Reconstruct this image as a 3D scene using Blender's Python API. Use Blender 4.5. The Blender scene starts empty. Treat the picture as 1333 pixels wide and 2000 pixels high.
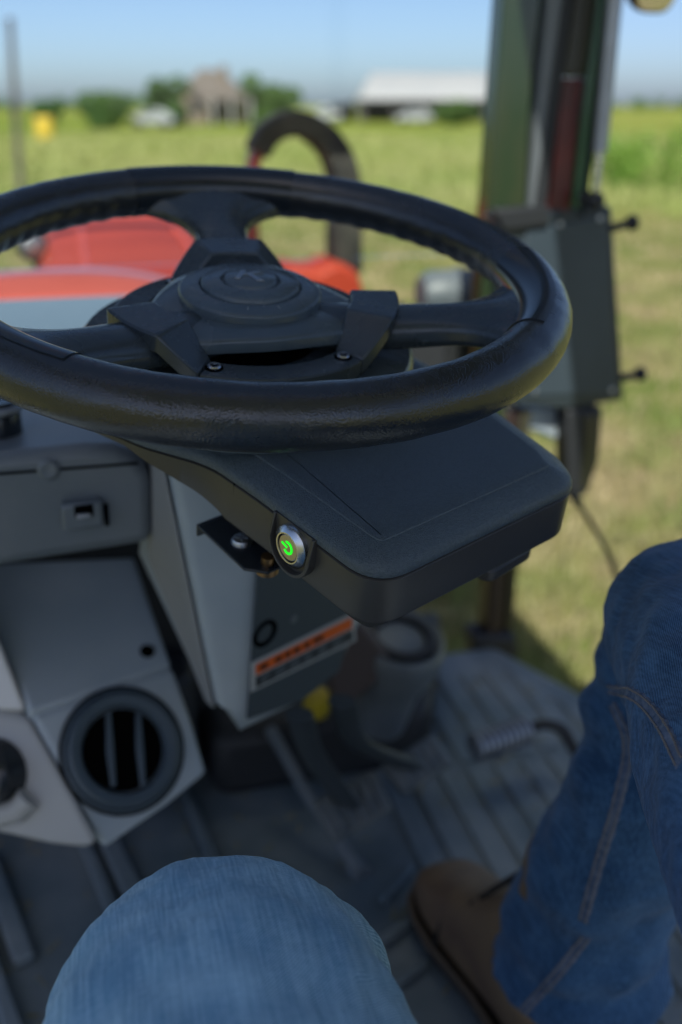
import bpy, bmesh, math, random
import numpy as np
from mathutils import Vector, Matrix, noise
from mathutils.bvhtree import BVHTree

random.seed(7)
rng = np.random.default_rng(7)
sc = bpy.context.scene
C = sc.collection
R = math.radians

# ------------------------------------------------------------------ camera, sky, sun, exposure
FPX, CX, CY = 1950.0, 666.5, 1000.0            # focal length in photo pixels (1333 x 2000)
PITCH = math.atan((1000 - 205) / FPX)
CAM = np.array([0.0, 0.0, 0.87])
cam = bpy.data.cameras.new('camera')
cam_o = bpy.data.objects.new('camera', cam); C.objects.link(cam_o)
cam_o.location = CAM
cam_o.rotation_euler = (R(90) - PITCH, 0, 0)
cam.sensor_fit = 'VERTICAL'; cam.sensor_height = 36.0
cam.lens = FPX / 2000 * 36.0
cam.clip_start = 0.02; cam.clip_end = 6000
cam.dof.use_dof = True
cam.dof.focus_distance = 0.56
cam.dof.aperture_fstop = 3.5
cam.dof.aperture_blades = 0
sc.camera = cam_o

SUN_EL, SUN_AZ = R(48), R(-179)                # azimuth from +Y, clockwise
world = bpy.data.worlds.new('World'); sc.world = world; world.use_nodes = True
nt = world.node_tree; nt.nodes.clear()
sky = nt.nodes.new('ShaderNodeTexSky'); sky.sky_type = 'NISHITA'; sky.sun_disc = False
sky.sun_elevation = SUN_EL; sky.sun_rotation = SUN_AZ
sky.altitude = 600; sky.air_density = 0.6; sky.dust_density = 2.2; sky.ozone_density = 3.0
bg = nt.nodes.new('ShaderNodeBackground'); bg.inputs[1].default_value = 0.085
wo = nt.nodes.new('ShaderNodeOutputWorld')
nt.links.new(sky.outputs[0], bg.inputs[0]); nt.links.new(bg.outputs[0], wo.inputs[0])
sun = bpy.data.lights.new('sun', 'SUN'); sun.energy = 3.4; sun.angle = R(0.5); sun.color = (1, .95, .87)
sun_o = bpy.data.objects.new('sun', sun); C.objects.link(sun_o)
sv = Vector((math.sin(SUN_AZ) * math.cos(SUN_EL), math.cos(SUN_AZ) * math.cos(SUN_EL), math.sin(SUN_EL)))
sun_o.rotation_euler = sv.to_track_quat('Z', 'Y').to_euler()
sun_o.location = (-20, -10, 30)
sc.view_settings.view_transform = 'Standard'; sc.view_settings.look = 'None'
sc.view_settings.exposure = 0.9; sc.view_settings.gamma = 1.0
sc.cycles.max_bounces = 8; sc.cycles.use_denoising = True
sc.cycles.transparent_max_bounces = 12; sc.cycles.filter_width = 1.1

# ------------------------------------------------------------------ geometry of the view, used to survey the place
fw = np.array([0, math.cos(PITCH), -math.sin(PITCH)]); up = np.array([0, math.sin(PITCH), math.cos(PITCH)]); rt = np.array([1., 0, 0])
def ray(px, py): return fw + rt * (px - CX) / FPX - up * (py - CY) / FPX
def onplane(px, py, p0, n):
    d = ray(px, py); return CAM + d * (((np.asarray(p0) - CAM) @ n) / (d @ n))
def atY(px, py, Y):
    d = ray(px, py); return CAM + d * (Y / d[1])
def atZ(px, py, Z):
    d = ray(px, py); return CAM + d * ((Z - CAM[2]) / d[2])
# wheel frame: a right, b forward, n along the column
wc = np.array([-0.0617, 0.6929, 0.7614])
tx, ty = 0.0817, 0.2011
wn = np.array([math.sin(tx), -math.sin(ty) * math.cos(tx), math.cos(ty) * math.cos(tx)])
wa = np.cross(wn, np.cross([1, 0, 0], wn)); wa /= np.linalg.norm(wa); wb = np.cross(wn, wa)
MW = Matrix(((wa[0], wb[0], wn[0], wc[0]), (wa[1], wb[1], wn[1], wc[1]), (wa[2], wb[2], wn[2], wc[2]), (0, 0, 0, 1)))
# tractor frame: origin under the wheel on the cab floor, heading 14.5 degrees to the left of the view
TH = R(14.5)
tr = np.array([math.cos(TH), math.sin(TH), 0]); tf = np.array([-math.sin(TH), math.cos(TH), 0]); T0 = np.array([wc[0], wc[1], 0.0])
MT = Matrix.Translation(T0.tolist()) @ Matrix.Rotation(TH, 4, 'Z')
UZ = np.array([0, 0, 1.0])
def fT(r, f, z): return T0 + tr * r + tf * f + UZ * z
def onF(px, py, f): return onplane(px, py, T0 + tf * f, tf)
def pW(u, v, h): return wc + wa * u + wb * v + wn * h
GZ = -1.0                                        # ground, one metre below the cab floor

# ------------------------------------------------------------------ materials
MATS = {}
def mat(name, col, rough=.5, metal=0., col2=None, nscale=20., detail=4., lo=.35, hi=.65, bump=0., bscale=200., bdist=.002,
        coat=0., emit=None, estr=1., spec=.5, sheen=0., stretch=None, rvar=0.):
    if name in MATS: return MATS[name]
    m = bpy.data.materials.new(name); m.use_nodes = True; t = m.node_tree; N = t.nodes; L = t.links
    p = N['Principled BSDF']
    p.inputs['Base Color'].default_value = (*col, 1); p.inputs['Roughness'].default_value = rough
    p.inputs['Metallic'].default_value = metal; p.inputs['Specular IOR Level'].default_value = spec
    p.inputs['Coat Weight'].default_value = coat
    if sheen: p.inputs['Sheen Weight'].default_value = sheen
    tc = N.new('ShaderNodeTexCoord'); src = tc.outputs['Object']
    if stretch:
        mp = N.new('ShaderNodeMapping'); mp.inputs['Scale'].default_value = stretch; L.new(src, mp.inputs[0]); src = mp.outputs[0]
    if col2 or rvar:
        n = N.new('ShaderNodeTexNoise'); n.inputs['Scale'].default_value = nscale; n.inputs['Detail'].default_value = detail
        L.new(src, n.inputs['Vector'])
        if col2:
            r = N.new('ShaderNodeValToRGB'); r.color_ramp.elements[0].position = lo; r.color_ramp.elements[1].position = hi
            r.color_ramp.elements[0].color = (*col, 1); r.color_ramp.elements[1].color = (*col2, 1)
            L.new(n.outputs['Fac'], r.inputs[0]); L.new(r.outputs[0], p.inputs['Base Color'])
        if rvar:
            mr = N.new('ShaderNodeMapRange'); mr.inputs[1].default_value = .3; mr.inputs[2].default_value = .7
            mr.inputs[3].default_value = max(.02, rough - rvar); mr.inputs[4].default_value = min(1, rough + rvar)
            L.new(n.outputs['Fac'], mr.inputs[0]); L.new(mr.outputs[0], p.inputs['Roughness'])
    if bump:
        n2 = N.new('ShaderNodeTexNoise'); n2.inputs['Scale'].default_value = bscale; n2.inputs['Detail'].default_value = 3
        L.new(tc.outputs['Object'], n2.inputs['Vector'])
        b = N.new('ShaderNodeBump'); b.inputs['Strength'].default_value = bump; b.inputs['Distance'].default_value = bdist
        L.new(n2.outputs['Fac'], b.inputs['Height']); L.new(b.outputs[0], p.inputs['Normal'])
    if emit:
        p.inputs['Emission Color'].default_value = (*emit, 1); p.inputs['Emission Strength'].default_value = estr
    MATS[name] = m; return m

def leather_mat():
    m = bpy.data.materials.new('leather'); m.use_nodes = True; t = m.node_tree; N = t.nodes; L = t.links
    p = N['Principled BSDF']; p.inputs['Base Color'].default_value = (.020, .023, .027, 1); p.inputs['Specular IOR Level'].default_value = .75
    tc = N.new('ShaderNodeTexCoord')
    nz = N.new('ShaderNodeTexNoise'); nz.inputs['Scale'].default_value = 90; nz.inputs['Detail'].default_value = 3
    L.new(tc.outputs['Object'], nz.inputs['Vector'])
    mx = N.new('ShaderNodeMix'); mx.data_type = 'VECTOR'; mx.inputs['Factor'].default_value = .012
    L.new(tc.outputs['Object'], mx.inputs[4]); L.new(nz.outputs['Color'], mx.inputs[5])
    v = N.new('ShaderNodeTexVoronoi'); v.feature = 'DISTANCE_TO_EDGE'; v.inputs['Scale'].default_value = 420
    L.new(mx.outputs[1], v.inputs['Vector'])
    mr = N.new('ShaderNodeMapRange'); mr.inputs[1].default_value = 0; mr.inputs[2].default_value = .28; L.new(v.outputs['Distance'], mr.inputs[0])
    big = N.new('ShaderNodeTexNoise'); big.inputs['Scale'].default_value = 35; big.inputs['Detail'].default_value = 5; L.new(tc.outputs['Object'], big.inputs['Vector'])
    ad = N.new('ShaderNodeMath'); ad.operation = 'MULTIPLY_ADD'; ad.inputs[1].default_value = .45
    L.new(mr.outputs[0], ad.inputs[0]); L.new(big.outputs['Fac'], ad.inputs[2])
    b = N.new('ShaderNodeBump'); b.inputs['Strength'].default_value = .26; b.inputs['Distance'].default_value = .0007
    L.new(ad.outputs[0], b.inputs['Height']); L.new(b.outputs[0], p.inputs['Normal'])
    r2 = N.new('ShaderNodeMapRange'); r2.inputs[1].default_value = .3; r2.inputs[2].default_value = .7; r2.inputs[3].default_value = .18; r2.inputs[4].default_value = .30
    L.new(big.outputs['Fac'], r2.inputs[0]); L.new(r2.outputs[0], p.inputs['Roughness'])
    return m

def denim_mat():
    m = bpy.data.materials.new('denim'); m.use_nodes = True; t = m.node_tree; N = t.nodes; L = t.links
    p = N['Principled BSDF']; p.inputs['Roughness'].default_value = .9; p.inputs['Specular IOR Level'].default_value = .15
    p.inputs['Sheen Weight'].default_value = .15
    tc = N.new('ShaderNodeTexCoord')
    sx = N.new('ShaderNodeSeparateXYZ'); L.new(tc.outputs['Object'], sx.inputs[0])
    # slub streaks running along the thigh (object Y with a small slant)
    mr_ = N.new('ShaderNodeMapping'); mr_.inputs['Rotation'].default_value = (0, 0, R(-14)); L.new(tc.outputs['Object'], mr_.inputs[0])
    mp = N.new('ShaderNodeMapping'); mp.inputs['Scale'].default_value = (700, 22, 160); L.new(mr_.outputs[0], mp.inputs[0])
    sl = N.new('ShaderNodeTexNoise'); sl.inputs['Scale'].default_value = 1; sl.inputs['Detail'].default_value = 4; L.new(mp.outputs[0], sl.inputs['Vector'])
    mp2 = N.new('ShaderNodeMapping'); mp2.inputs['Scale'].default_value = (150, 900, 500); L.new(mr_.outputs[0], mp2.inputs[0])
    sl2 = N.new('ShaderNodeTexNoise'); sl2.inputs['Scale'].default_value = 1; sl2.inputs['Detail'].default_value = 3; L.new(mp2.outputs[0], sl2.inputs['Vector'])
    # twill
    mp3 = N.new('ShaderNodeMapping'); mp3.inputs['Rotation'].default_value = (0, R(20), R(28)); L.new(tc.outputs['Object'], mp3.inputs[0])
    wv = N.new('ShaderNodeTexWave'); wv.inputs['Scale'].default_value = 260; wv.inputs['Distortion'].default_value = .6; wv.inputs['Detail'].default_value = 1
    L.new(mp3.outputs[0], wv.inputs['Vector'])
    s1 = N.new('ShaderNodeMath'); s1.operation = 'MULTIPLY_ADD'; s1.inputs[1].default_value = .62; L.new(sl.outputs['Fac'], s1.inputs[0])
    s1.inputs[2].default_value = 0
    s2 = N.new('ShaderNodeMath'); s2.operation = 'MULTIPLY_ADD'; s2.inputs[1].default_value = .34; L.new(sl2.outputs['Fac'], s2.inputs[0]); L.new(s1.outputs[0], s2.inputs[2])
    s3 = N.new('ShaderNodeMath'); s3.operation = 'MULTIPLY_ADD'; s3.inputs[1].default_value = .30; L.new(wv.outputs['Fac'], s3.inputs[0]); L.new(s2.outputs[0], s3.inputs[2])
    mr = N.new('ShaderNodeMapRange'); mr.inputs[1].default_value = .42; mr.inputs[2].default_value = .92; L.new(s3.outputs[0], mr.inputs[0])
    lr = N.new('ShaderNodeValToRGB'); lr.color_ramp.elements[0].color = (.10, .27, .47, 1); lr.color_ramp.elements[1].color = (.45, .70, .90, 1)
    L.new(mr.outputs[0], lr.inputs[0])
    dr = N.new('ShaderNodeValToRGB'); dr.color_ramp.elements[0].color = (.012, .05, .125, 1); dr.color_ramp.elements[1].color = (.09, .20, .38, 1)
    L.new(mr.outputs[0], dr.inputs[0])
    blot = N.new('ShaderNodeTexNoise'); blot.inputs['Scale'].default_value = 26; blot.inputs['Detail'].default_value = 6; L.new(tc.outputs['Object'], blot.inputs['Vector'])
    ba = N.new('ShaderNodeMath'); ba.operation = 'MULTIPLY_ADD'; ba.inputs[1].default_value = .55; L.new(blot.outputs['Fac'], ba.inputs[0]); L.new(s3.outputs[0], ba.inputs[2])
    bs = N.new('ShaderNodeMath'); bs.operation = 'SUBTRACT'; bs.inputs[1].default_value = .275; L.new(ba.outputs[0], bs.inputs[0])
    L.new(bs.outputs[0], mr.inputs[0])
    # left thigh and knee paler, from fading and painted-in skylight: bounded across the leg and above the shin
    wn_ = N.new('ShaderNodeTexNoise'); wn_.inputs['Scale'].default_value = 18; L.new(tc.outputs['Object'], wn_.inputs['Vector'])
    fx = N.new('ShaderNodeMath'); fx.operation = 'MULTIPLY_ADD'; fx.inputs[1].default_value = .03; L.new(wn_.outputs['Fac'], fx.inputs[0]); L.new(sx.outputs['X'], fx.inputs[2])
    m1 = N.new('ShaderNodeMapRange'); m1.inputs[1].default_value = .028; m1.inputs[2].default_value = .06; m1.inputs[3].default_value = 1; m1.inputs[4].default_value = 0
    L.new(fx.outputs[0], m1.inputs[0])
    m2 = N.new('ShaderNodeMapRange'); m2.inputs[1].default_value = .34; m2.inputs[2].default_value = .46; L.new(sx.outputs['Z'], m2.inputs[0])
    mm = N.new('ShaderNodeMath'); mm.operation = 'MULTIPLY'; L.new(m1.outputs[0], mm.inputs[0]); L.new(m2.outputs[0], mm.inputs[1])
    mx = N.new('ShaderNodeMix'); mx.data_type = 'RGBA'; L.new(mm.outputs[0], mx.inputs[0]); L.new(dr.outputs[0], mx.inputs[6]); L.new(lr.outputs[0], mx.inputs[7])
    L.new(mx.outputs[2], p.inputs['Base Color'])
    b = N.new('ShaderNodeBump'); b.inputs['Strength'].default_value = .45; b.inputs['Distance'].default_value = .0006
    L.new(s3.outputs[0], b.inputs['Height']); L.new(b.outputs[0], p.inputs['Normal'])
    return m

def ground_mat():
    m = bpy.data.materials.new('field'); m.use_nodes = True; t = m.node_tree; N = t.nodes; L = t.links
    p = N['Principled BSDF']; p.inputs['Roughness'].default_value = 1; p.inputs['Specular IOR Level'].default_value = .05
    tc = N.new('ShaderNodeTexCoord')
    def nz(s, d, st=None):
        n = N.new('ShaderNodeTexNoise'); n.inputs['Scale'].default_value = s; n.inputs['Detail'].default_value = d
        if st:
            mp = N.new('ShaderNodeMapping'); mp.inputs['Scale'].default_value = st; L.new(tc.outputs['Object'], mp.inputs[0]); L.new(mp.outputs[0], n.inputs['Vector'])
        else: L.new(tc.outputs['Object'], n.inputs['Vector'])
        return n.outputs['Fac']
    def ramp(f, e):
        r = N.new('ShaderNodeValToRGB'); cr = r.color_ramp
        cr.elements[0].position = e[0][0]; cr.elements[0].color = (*e[0][1], 1); cr.elements[1].position = e[1][0]; cr.elements[1].color = (*e[1][1], 1)
        for q in e[2:]:
            k = cr.elements.new(q[0]); k.color = (*q[1], 1)
        L.new(f, r.inputs[0]); return r.outputs[0]
    near = ramp(nz(1.6, 6), [(.36, (.13, .18, .04)), (.64, (.30, .25, .13)), (.5, (.24, .24, .085))])
    fine = ramp(nz(22, 5), [(.3, (.35, .35, .35)), (.7, (1, 1, 1))])
    mu = N.new('ShaderNodeMix'); mu.data_type = 'RGBA'; mu.blend_type = 'MULTIPLY'; mu.inputs[0].default_value = .55
    L.new(near, mu.inputs[6]); L.new(fine, mu.inputs[7])
    far = ramp(nz(1, 4, (.012, .06, 1)), [(.35, (.14, .20, .03)), (.66, (.27, .25, .09)), (.5, (.20, .24, .04))])
    sx = N.new('ShaderNodeSeparateXYZ'); L.new(tc.outputs['Object'], sx.inputs[0])
    mr = N.new('ShaderNodeMapRange'); mr.inputs[1].default_value = 16; mr.inputs[2].default_value = 24; L.new(sx.outputs['Y'], mr.inputs[0])
    mx = N.new('ShaderNodeMix'); mx.data_type = 'RGBA'; L.new(mr.outputs[0], mx.inputs[0]); L.new(mu.outputs[2], mx.inputs[6]); L.new(far, mx.inputs[7])
    L.new(mx.outputs[2], p.inputs['Base Color'])
    b = N.new('ShaderNodeBump'); b.inputs['Strength'].default_value = .8; b.inputs['Distance'].default_value = .04
    L.new(nz(30, 4), b.inputs['Height']); L.new(b.outputs[0], p.inputs['Normal'])
    return m

def glass_mat():
    m = bpy.data.materials.new('clear_glass'); m.use_nodes = True; t = m.node_tree; N = t.nodes; L = t.links
    for n in list(N):
        if n.type != 'OUTPUT_MATERIAL': N.remove(n)
    o = [n for n in N if n.type == 'OUTPUT_MATERIAL'][0]
    a = N.new('ShaderNodeBsdfTransparent'); a.inputs[0].default_value = (.96, .98, .97, 1)
    g = N.new('ShaderNodeBsdfGlossy'); g.inputs['Roughness'].default_value = .02
    f = N.new('ShaderNodeFresnel'); f.inputs[0].default_value = 1.25
    x = N.new('ShaderNodeMixShader'); L.new(f.outputs[0], x.inputs[0]); L.new(a.outputs[0], x.inputs[1]); L.new(g.outputs[0], x.inputs[2]); L.new(x.outputs[0], o.inputs[0])
    return m

M_leather = leather_mat(); M_denim = denim_mat(); M_glass = glass_mat()
M_blk = mat('black_plastic', (.075, .10, .12), .27, col2=(.09, .118, .14), nscale=30, bump=.15, bscale=900, bdist=.0004, rvar=.06)
M_blkgloss = mat('gloss_black', (.016, .021, .027), .2, rvar=.05, nscale=25)
M_anod = mat('anodised_black', (.05, .064, .076), .26, metal=.1, rvar=.05, nscale=60)
M_shell = mat('grained_plastic', (.055, .076, .093), .4, col2=(.085, .112, .134), nscale=520, detail=2, lo=.3, hi=.7, bump=.8, bscale=1000, bdist=.001, rvar=.06)
M_shell2 = mat('smooth_shell', (.055, .052, .048), .38, bump=.15, bscale=1200, bdist=.0003)  # brownish tint paints ground bounce into black plastic
M_gap = mat('gap_black', (.003, .003, .003), .9, spec=.0)
M_dash = mat('dash_grey', (.115, .14, .16), .42, col2=(.16, .18, .195), nscale=9, detail=9, bump=.3, bscale=500, bdist=.0006, rvar=.05)
M_cons = mat('console_grey', (.30, .36, .41), .5, col2=(.38, .43, .47), nscale=9, detail=9, bump=.3, bscale=500, bdist=.0006, rvar=.05)
M_conslt = mat('console_light', (.36, .37, .375), .55, col2=(.42, .425, .42), nscale=5, bump=.2, bscale=500, bdist=.0005)
M_vent = mat('vent_black', (.055, .08, .105), .45)
M_dark = mat('matte_black', (.018, .02, .023), .6, bump=.2, bscale=300, bdist=.001)
M_mat = mat('rubber_mat', (.105, .145, .17), .5, col2=(.25, .285, .30), nscale=7, detail=8, lo=.4, hi=.75, bump=.4, bscale=160, bdist=.002)
M_steel = mat('bright_steel', (.62, .63, .64), .24, metal=1, rvar=.06, nscale=80)
M_brush = mat('brushed_steel', (.55, .50, .43), .35, metal=1, stretch=(30, 300, 30), rvar=.08, nscale=10)
M_zinc = mat('zinc', (.5, .52, .56), .35, metal=1, rvar=.1, nscale=200)
M_brass = mat('aged_brass', (.32, .2, .1), .4, metal=1, rvar=.1, nscale=200)
M_green = mat('green_led', (.0, .3, .0), .4, emit=(.01, 1, .02), estr=.6)
M_orange = mat('label_orange', (.75, .13, .015), .5)
M_label = mat('label_white', (.42, .44, .45), .5)
M_labelink = mat('label_dark', (.035, .045, .055), .5)
M_red = mat('tractor_red', (.66, .065, .012), .5, col2=(.68, .07, .02), nscale=3, coat=.12, rvar=.05)
M_hood = mat('hood_paint', (.50, .065, .032), .5, col2=(.40, .048, .024), nscale=3, spec=.15)
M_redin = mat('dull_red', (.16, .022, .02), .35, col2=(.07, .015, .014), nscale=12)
M_yellow = mat('yellow_plastic', (.55, .42, .02), .45, col2=(.4, .3, .02), nscale=40)
M_post = mat('tinted_green', (.016, .036, .016), .2, col2=(.03, .042, .02), nscale=6, coat=.3, stretch=(4, 4, 1))
M_post2 = mat('dull_olive', (.05, .05, .03), .35, col2=(.035, .03, .022), nscale=8)
M_greenstrip = mat('reflected_green', (.045, .13, .06), .3, coat=.2)
M_alu = mat('dull_aluminium', (.35, .37, .4), .4, metal=.8, rvar=.1, nscale=30)
M_boot = mat('boot_leather', (.12, .07, .045), .6, col2=(.26, .17, .09), nscale=9, detail=6, bump=.4, bscale=90, bdist=.002)
M_sole = mat('boot_sole', (.03, .024, .02), .7, bump=.3, bscale=80)
M_rubber = mat('tyre_rubber', (.02, .02, .02), .75, col2=(.06, .055, .045), nscale=14, bump=.4, bscale=60)
M_bark = mat('bark', (.09, .065, .045), .9, bump=.6, bscale=12, bdist=.03)
M_leafs = [mat('leaf_a', (.045, .105, .022), .7, col2=(.08, .155, .035), nscale=.8), mat('leaf_b', (.05, .11, .02), .7, col2=(.09, .17, .03), nscale=.8)]
M_grass = mat('tall_grass_mat', (.22, .27, .07), .8, col2=(.31, .32, .12), nscale=.25, lo=.4, hi=.62)
M_weed = mat('weed_leaf', (.10, .22, .02), .7, col2=(.16, .28, .03), nscale=1.5)
M_turf = mat('turf_blade', (.14, .18, .045), .8, col2=(.33, .28, .15), nscale=1.3, lo=.4, hi=.6)
M_roofbr = mat('brown_shingle', (.105, .09, .075), .8, col2=(.15, .13, .11), nscale=2.5, bump=.4, bscale=9, bdist=.05)
M_tan = mat('tan_stone', (.20, .16, .12), .8, col2=(.15, .12, .095), nscale=2)
M_white = mat('white_metal_roof', (.44, .44, .43), .6, col2=(.38, .39, .39), nscale=.6)
M_whitecar = mat('white_car_paint', (.36, .38, .40), .4, coat=.1)
M_winglass = mat('window_glass', (.03, .04, .05), .08)
M_wood = mat('weathered_wood', (.06, .055, .055), .85, col2=(.09, .085, .08), nscale=8, stretch=(6, 6, .4), bump=.4, bscale=20, bdist=.01)
M_wall2 = mat('barn_siding', (.06, .065, .07), .7, col2=(.08, .08, .08), nscale=3)
M_field = ground_mat()
M_screen = mat('tinted_screen', (.02, .028, .034), .16, coat=.2)
M_mirror = mat('mirror_glass', (.85, .85, .85), .03, metal=1)
M_seat = mat('seat_vinyl', (.02, .02, .022), .5, bump=.3, bscale=120)
M_shirt = mat('shirt_cloth', (.12, .13, .15), .9, bump=.4, bscale=300)

# ------------------------------------------------------------------ builders
ROOTM = {}
def empty(name, label, cat, M=None, group=None):
    o = bpy.data.objects.new(name, None); C.objects.link(o); o.empty_display_size = .05
    M = M if M is not None else Matrix.Identity(4)
    o.matrix_world = M; ROOTM[o.name] = M.inverted()
    o['label'] = label; o['category'] = cat
    if group: o['group'] = group
    return o
def tag(o, label, cat, group=None):
    o['label'] = label; o['category'] = cat
    if group: o['group'] = group
    return o
def root_inv(p):
    while p.parent: p = p.parent
    return ROOTM.get(p.name, Matrix.Identity(4))
def mk(name, V, Fc, m, parent=None, smooth=40, bevel=0, seg=2, sub=0, local=False, recalc=True):
    me = bpy.data.meshes.new(name)
    if parent is not None and not local:
        Mi = root_inv(parent); V = [Mi @ Vector([float(q) for q in v]) for v in V]
    me.from_pydata([tuple(float(q) for q in v) for v in V], [], Fc)
    if recalc:
        bm = bmesh.new(); bm.from_mesh(me); bmesh.ops.recalc_face_normals(bm, faces=bm.faces[:]); bm.to_mesh(me); bm.free()
    me.update()
    if smooth:
        me.shade_smooth()
        if smooth < 180: me.set_sharp_from_angle(angle=R(smooth))
    me.materials.append(m)
    o = bpy.data.objects.new(name, me); C.objects.link(o)
    if parent is not None: o.parent = parent
    if bevel:
        b = o.modifiers.new('bevel', 'BEVEL'); b.width = bevel; b.segments = seg; b.limit_method = 'ANGLE'; b.angle_limit = R(30)
        b.harden_normals = False
        if smooth: me.shade_smooth(); me.set_sharp_from_angle(angle=R(70))
    if sub:
        s = o.modifiers.new('sub', 'SUBSURF'); s.levels = sub; s.render_levels = sub
    return o
def join(*parts):
    V, F = [], []
    for v, f in parts:
        k = len(V); V += [tuple(q) for q in v]; F += [tuple(i + k for i in g) for g in f]
    return V, F
def loft(rings, closed=True, caps=True):
    V = []; F = []; n = len(rings[0])
    for r in rings: V += [tuple(p) for p in r]
    for i in range(len(rings) - 1):
        for j in range(n if closed else n - 1):
            k = (j + 1) % n
            F.append((i * n + j, i * n + k, (i + 1) * n + k, (i + 1) * n + j))
    if caps and closed:
        F.append(tuple(range(n - 1, -1, -1))); F.append(tuple((len(rings) - 1) * n + j for j in range(n)))
    return V, F
def prism(pts, ext):
    pts = [np.asarray(p, float) for p in pts]; ext = np.asarray(ext, float)
    return loft([pts, [p + ext for p in pts]])
def slab(name, px, p0, n, ext, m, parent, bevel=.003, **k):
    n = np.asarray(n, float); n = n / np.linalg.norm(n)
    pts = [onplane(x, y, p0, n) for x, y in px]
    return mk(name, *prism(pts, ext), m, parent, bevel=bevel, **k)
def tube(path, rad, n=12, caps=True, flat=1.0, upv=None):
    path = [np.asarray(p, float) for p in path]
    rad = [rad] * len(path) if np.isscalar(rad) else rad
    rings = []; pu = None
    for i, p in enumerate(path):
        t = path[min(i + 1, len(path) - 1)] - path[max(i - 1, 0)]; t /= (np.linalg.norm(t) + 1e-12)
        if pu is None:
            pu = np.array(upv if upv is not None else ([0, 0, 1] if abs(t[2]) < .9 else [1, 0, 0]), float)
        u = pu - t * (pu @ t); u /= np.linalg.norm(u); pu = u; v = np.cross(t, u)
        rings.append([p + rad[i] * (math.cos(a) * v + flat * math.sin(a) * u) for a in np.linspace(0, 2 * math.pi, n, endpoint=False)])
    return loft(rings, caps=caps)
def smooth_path(pts, n=40):
    P = [np.asarray(p, float) for p in pts]; P = [2 * P[0] - P[1]] + P + [2 * P[-1] - P[-2]]
    out = []; m = len(P) - 3
    for k in range(n + 1):
        s = k / n * m; i = min(int(s), m - 1); t = s - i
        a, b, c, d = P[i:i + 4]
        out.append(.5 * (2 * b + (c - a) * t + (2 * a - 5 * b + 4 * c - d) * t * t + (3 * b - a - 3 * c + d) * t ** 3))
    return out
def lathe(o, ax, prof, n=48, caps=True, e=None):
    ax = np.asarray(ax, float); ax = ax / np.linalg.norm(ax)
    u = np.asarray(e if e is not None else ([1, 0, 0] if abs(ax[0]) < .8 else [0, 1, 0]), float)
    u = u - ax * (u @ ax); u /= np.linalg.norm(u); v = np.cross(ax, u)
    A = np.linspace(0, 2 * math.pi, n, endpoint=False)
    return loft([[np.asarray(o) + ax * h + r * (math.cos(a) * u + math.sin(a) * v) for a in A] for r, h in prof], caps=caps)
def boxT(r0, r1, f0, f1, z0, z1):
    return prism([fT(r0, f0, z0), fT(r1, f0, z0), fT(r1, f1, z0), fT(r0, f1, z0)], UZ * (z1 - z0))
def boxW(x0, x1, y0, y1, z0, z1):
    return prism([(x0, y0, z0), (x1, y0, z0), (x1, y1, z0), (x0, y1, z0)], (0, 0, z1 - z0))
def rounded(poly, rads, seg=7):
    """polygon with rounded corners (2-D)"""
    out = []; n = len(poly); P = [np.array(p, float) for p in poly]
    rads = [rads] * n if np.isscalar(rads) else rads
    for i in range(n):
        a, b, c = P[i - 1], P[i], P[(i + 1) % n]
        d1 = (a - b) / np.linalg.norm(a - b); d2 = (c - b) / np.linalg.norm(c - b)
        ang = math.acos(max(-1, min(1, d1 @ d2))); t = min(rads[i] / math.tan(ang / 2), .48 * np.linalg.norm(a - b), .48 * np.linalg.norm(c - b))
        q0, q1 = b + d1 * t, b + d2 * t
        for k in range(seg + 1):
            s = k / seg; out.append((1 - s) ** 2 * q0 + 2 * s * (1 - s) * b + s * s * q1)
    return out
def resample(poly, n):
    P = np.array(poly + [poly[0]]); d = np.r_[0, np.cumsum(np.linalg.norm(np.diff(P, axis=0), axis=1))]
    s = np.linspace(0, d[-1], n, endpoint=False); return np.stack([np.interp(s, d, P[:, 0]), np.interp(s, d, P[:, 1])], 1)
def inset(poly, amt):
    P = np.array(poly); t = np.roll(P, -1, 0) - np.roll(P, 1, 0); t /= np.linalg.norm(t, axis=1)[:, None]
    nrm = np.stack([-t[:, 1], t[:, 0]], 1)
    area = .5 * np.sum(P[:, 0] * np.roll(P[:, 1], -1) - np.roll(P[:, 0], -1) * P[:, 1])
    return P + nrm * (amt if area > 0 else -amt)
def grid_fill(ringV, centre):
    return ringV

# ================================================================== SETTING
bpy_ground = mk('ground', *loft([[(-3000, -400, GZ), (3000, -400, GZ)], [(-3000, 3000, GZ), (3000, 3000, GZ)]], closed=False), M_field, smooth=0)
bpy_ground['kind'] = 'structure'

def blades(name, m, n, xr, yr, hr, w, seed, clump=None, spread=.6, dens=None):
    g = np.random.default_rng(seed); V = []; F = []
    for i in range(n):
        y = yr[0] * (yr[1] / yr[0]) ** g.random()
        x = g.uniform(-1, 1) * y * xr + (0)
        if dens and noise.noise((x * dens, y * dens * .6, 3.1)) < g.uniform(-.5, .35): continue
        h = g.uniform(*hr); a = g.uniform(0, math.pi); lean = g.normal(0, .25, 2) * h
        ww = w * (y / yr[0]) ** .6
        dx, dy = math.cos(a) * ww, math.sin(a) * ww; k = len(V)
        V += [(x - dx, y - dy, GZ), (x + dx, y + dy, GZ), (x + dx * .7 + lean[0] * .4, y + dy * .7 + lean[1] * .4, GZ + h * .6), (x - dx * .7 + lean[0] * .4, y - dy * .7 + lean[1] * .4, GZ + h * .6), (x + lean[0], y + lean[1], GZ + h)]
        F += [(k, k + 1, k + 2, k + 3), (k + 3, k + 2, k + 4)]
    o = mk(name, V, F, m, smooth=0, recalc=False); o['kind'] = 'stuff'; return o
o = blades('tall_grass', M_grass, 26000, .5, (19, 75), (.12, .32), .03, 1)
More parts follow.
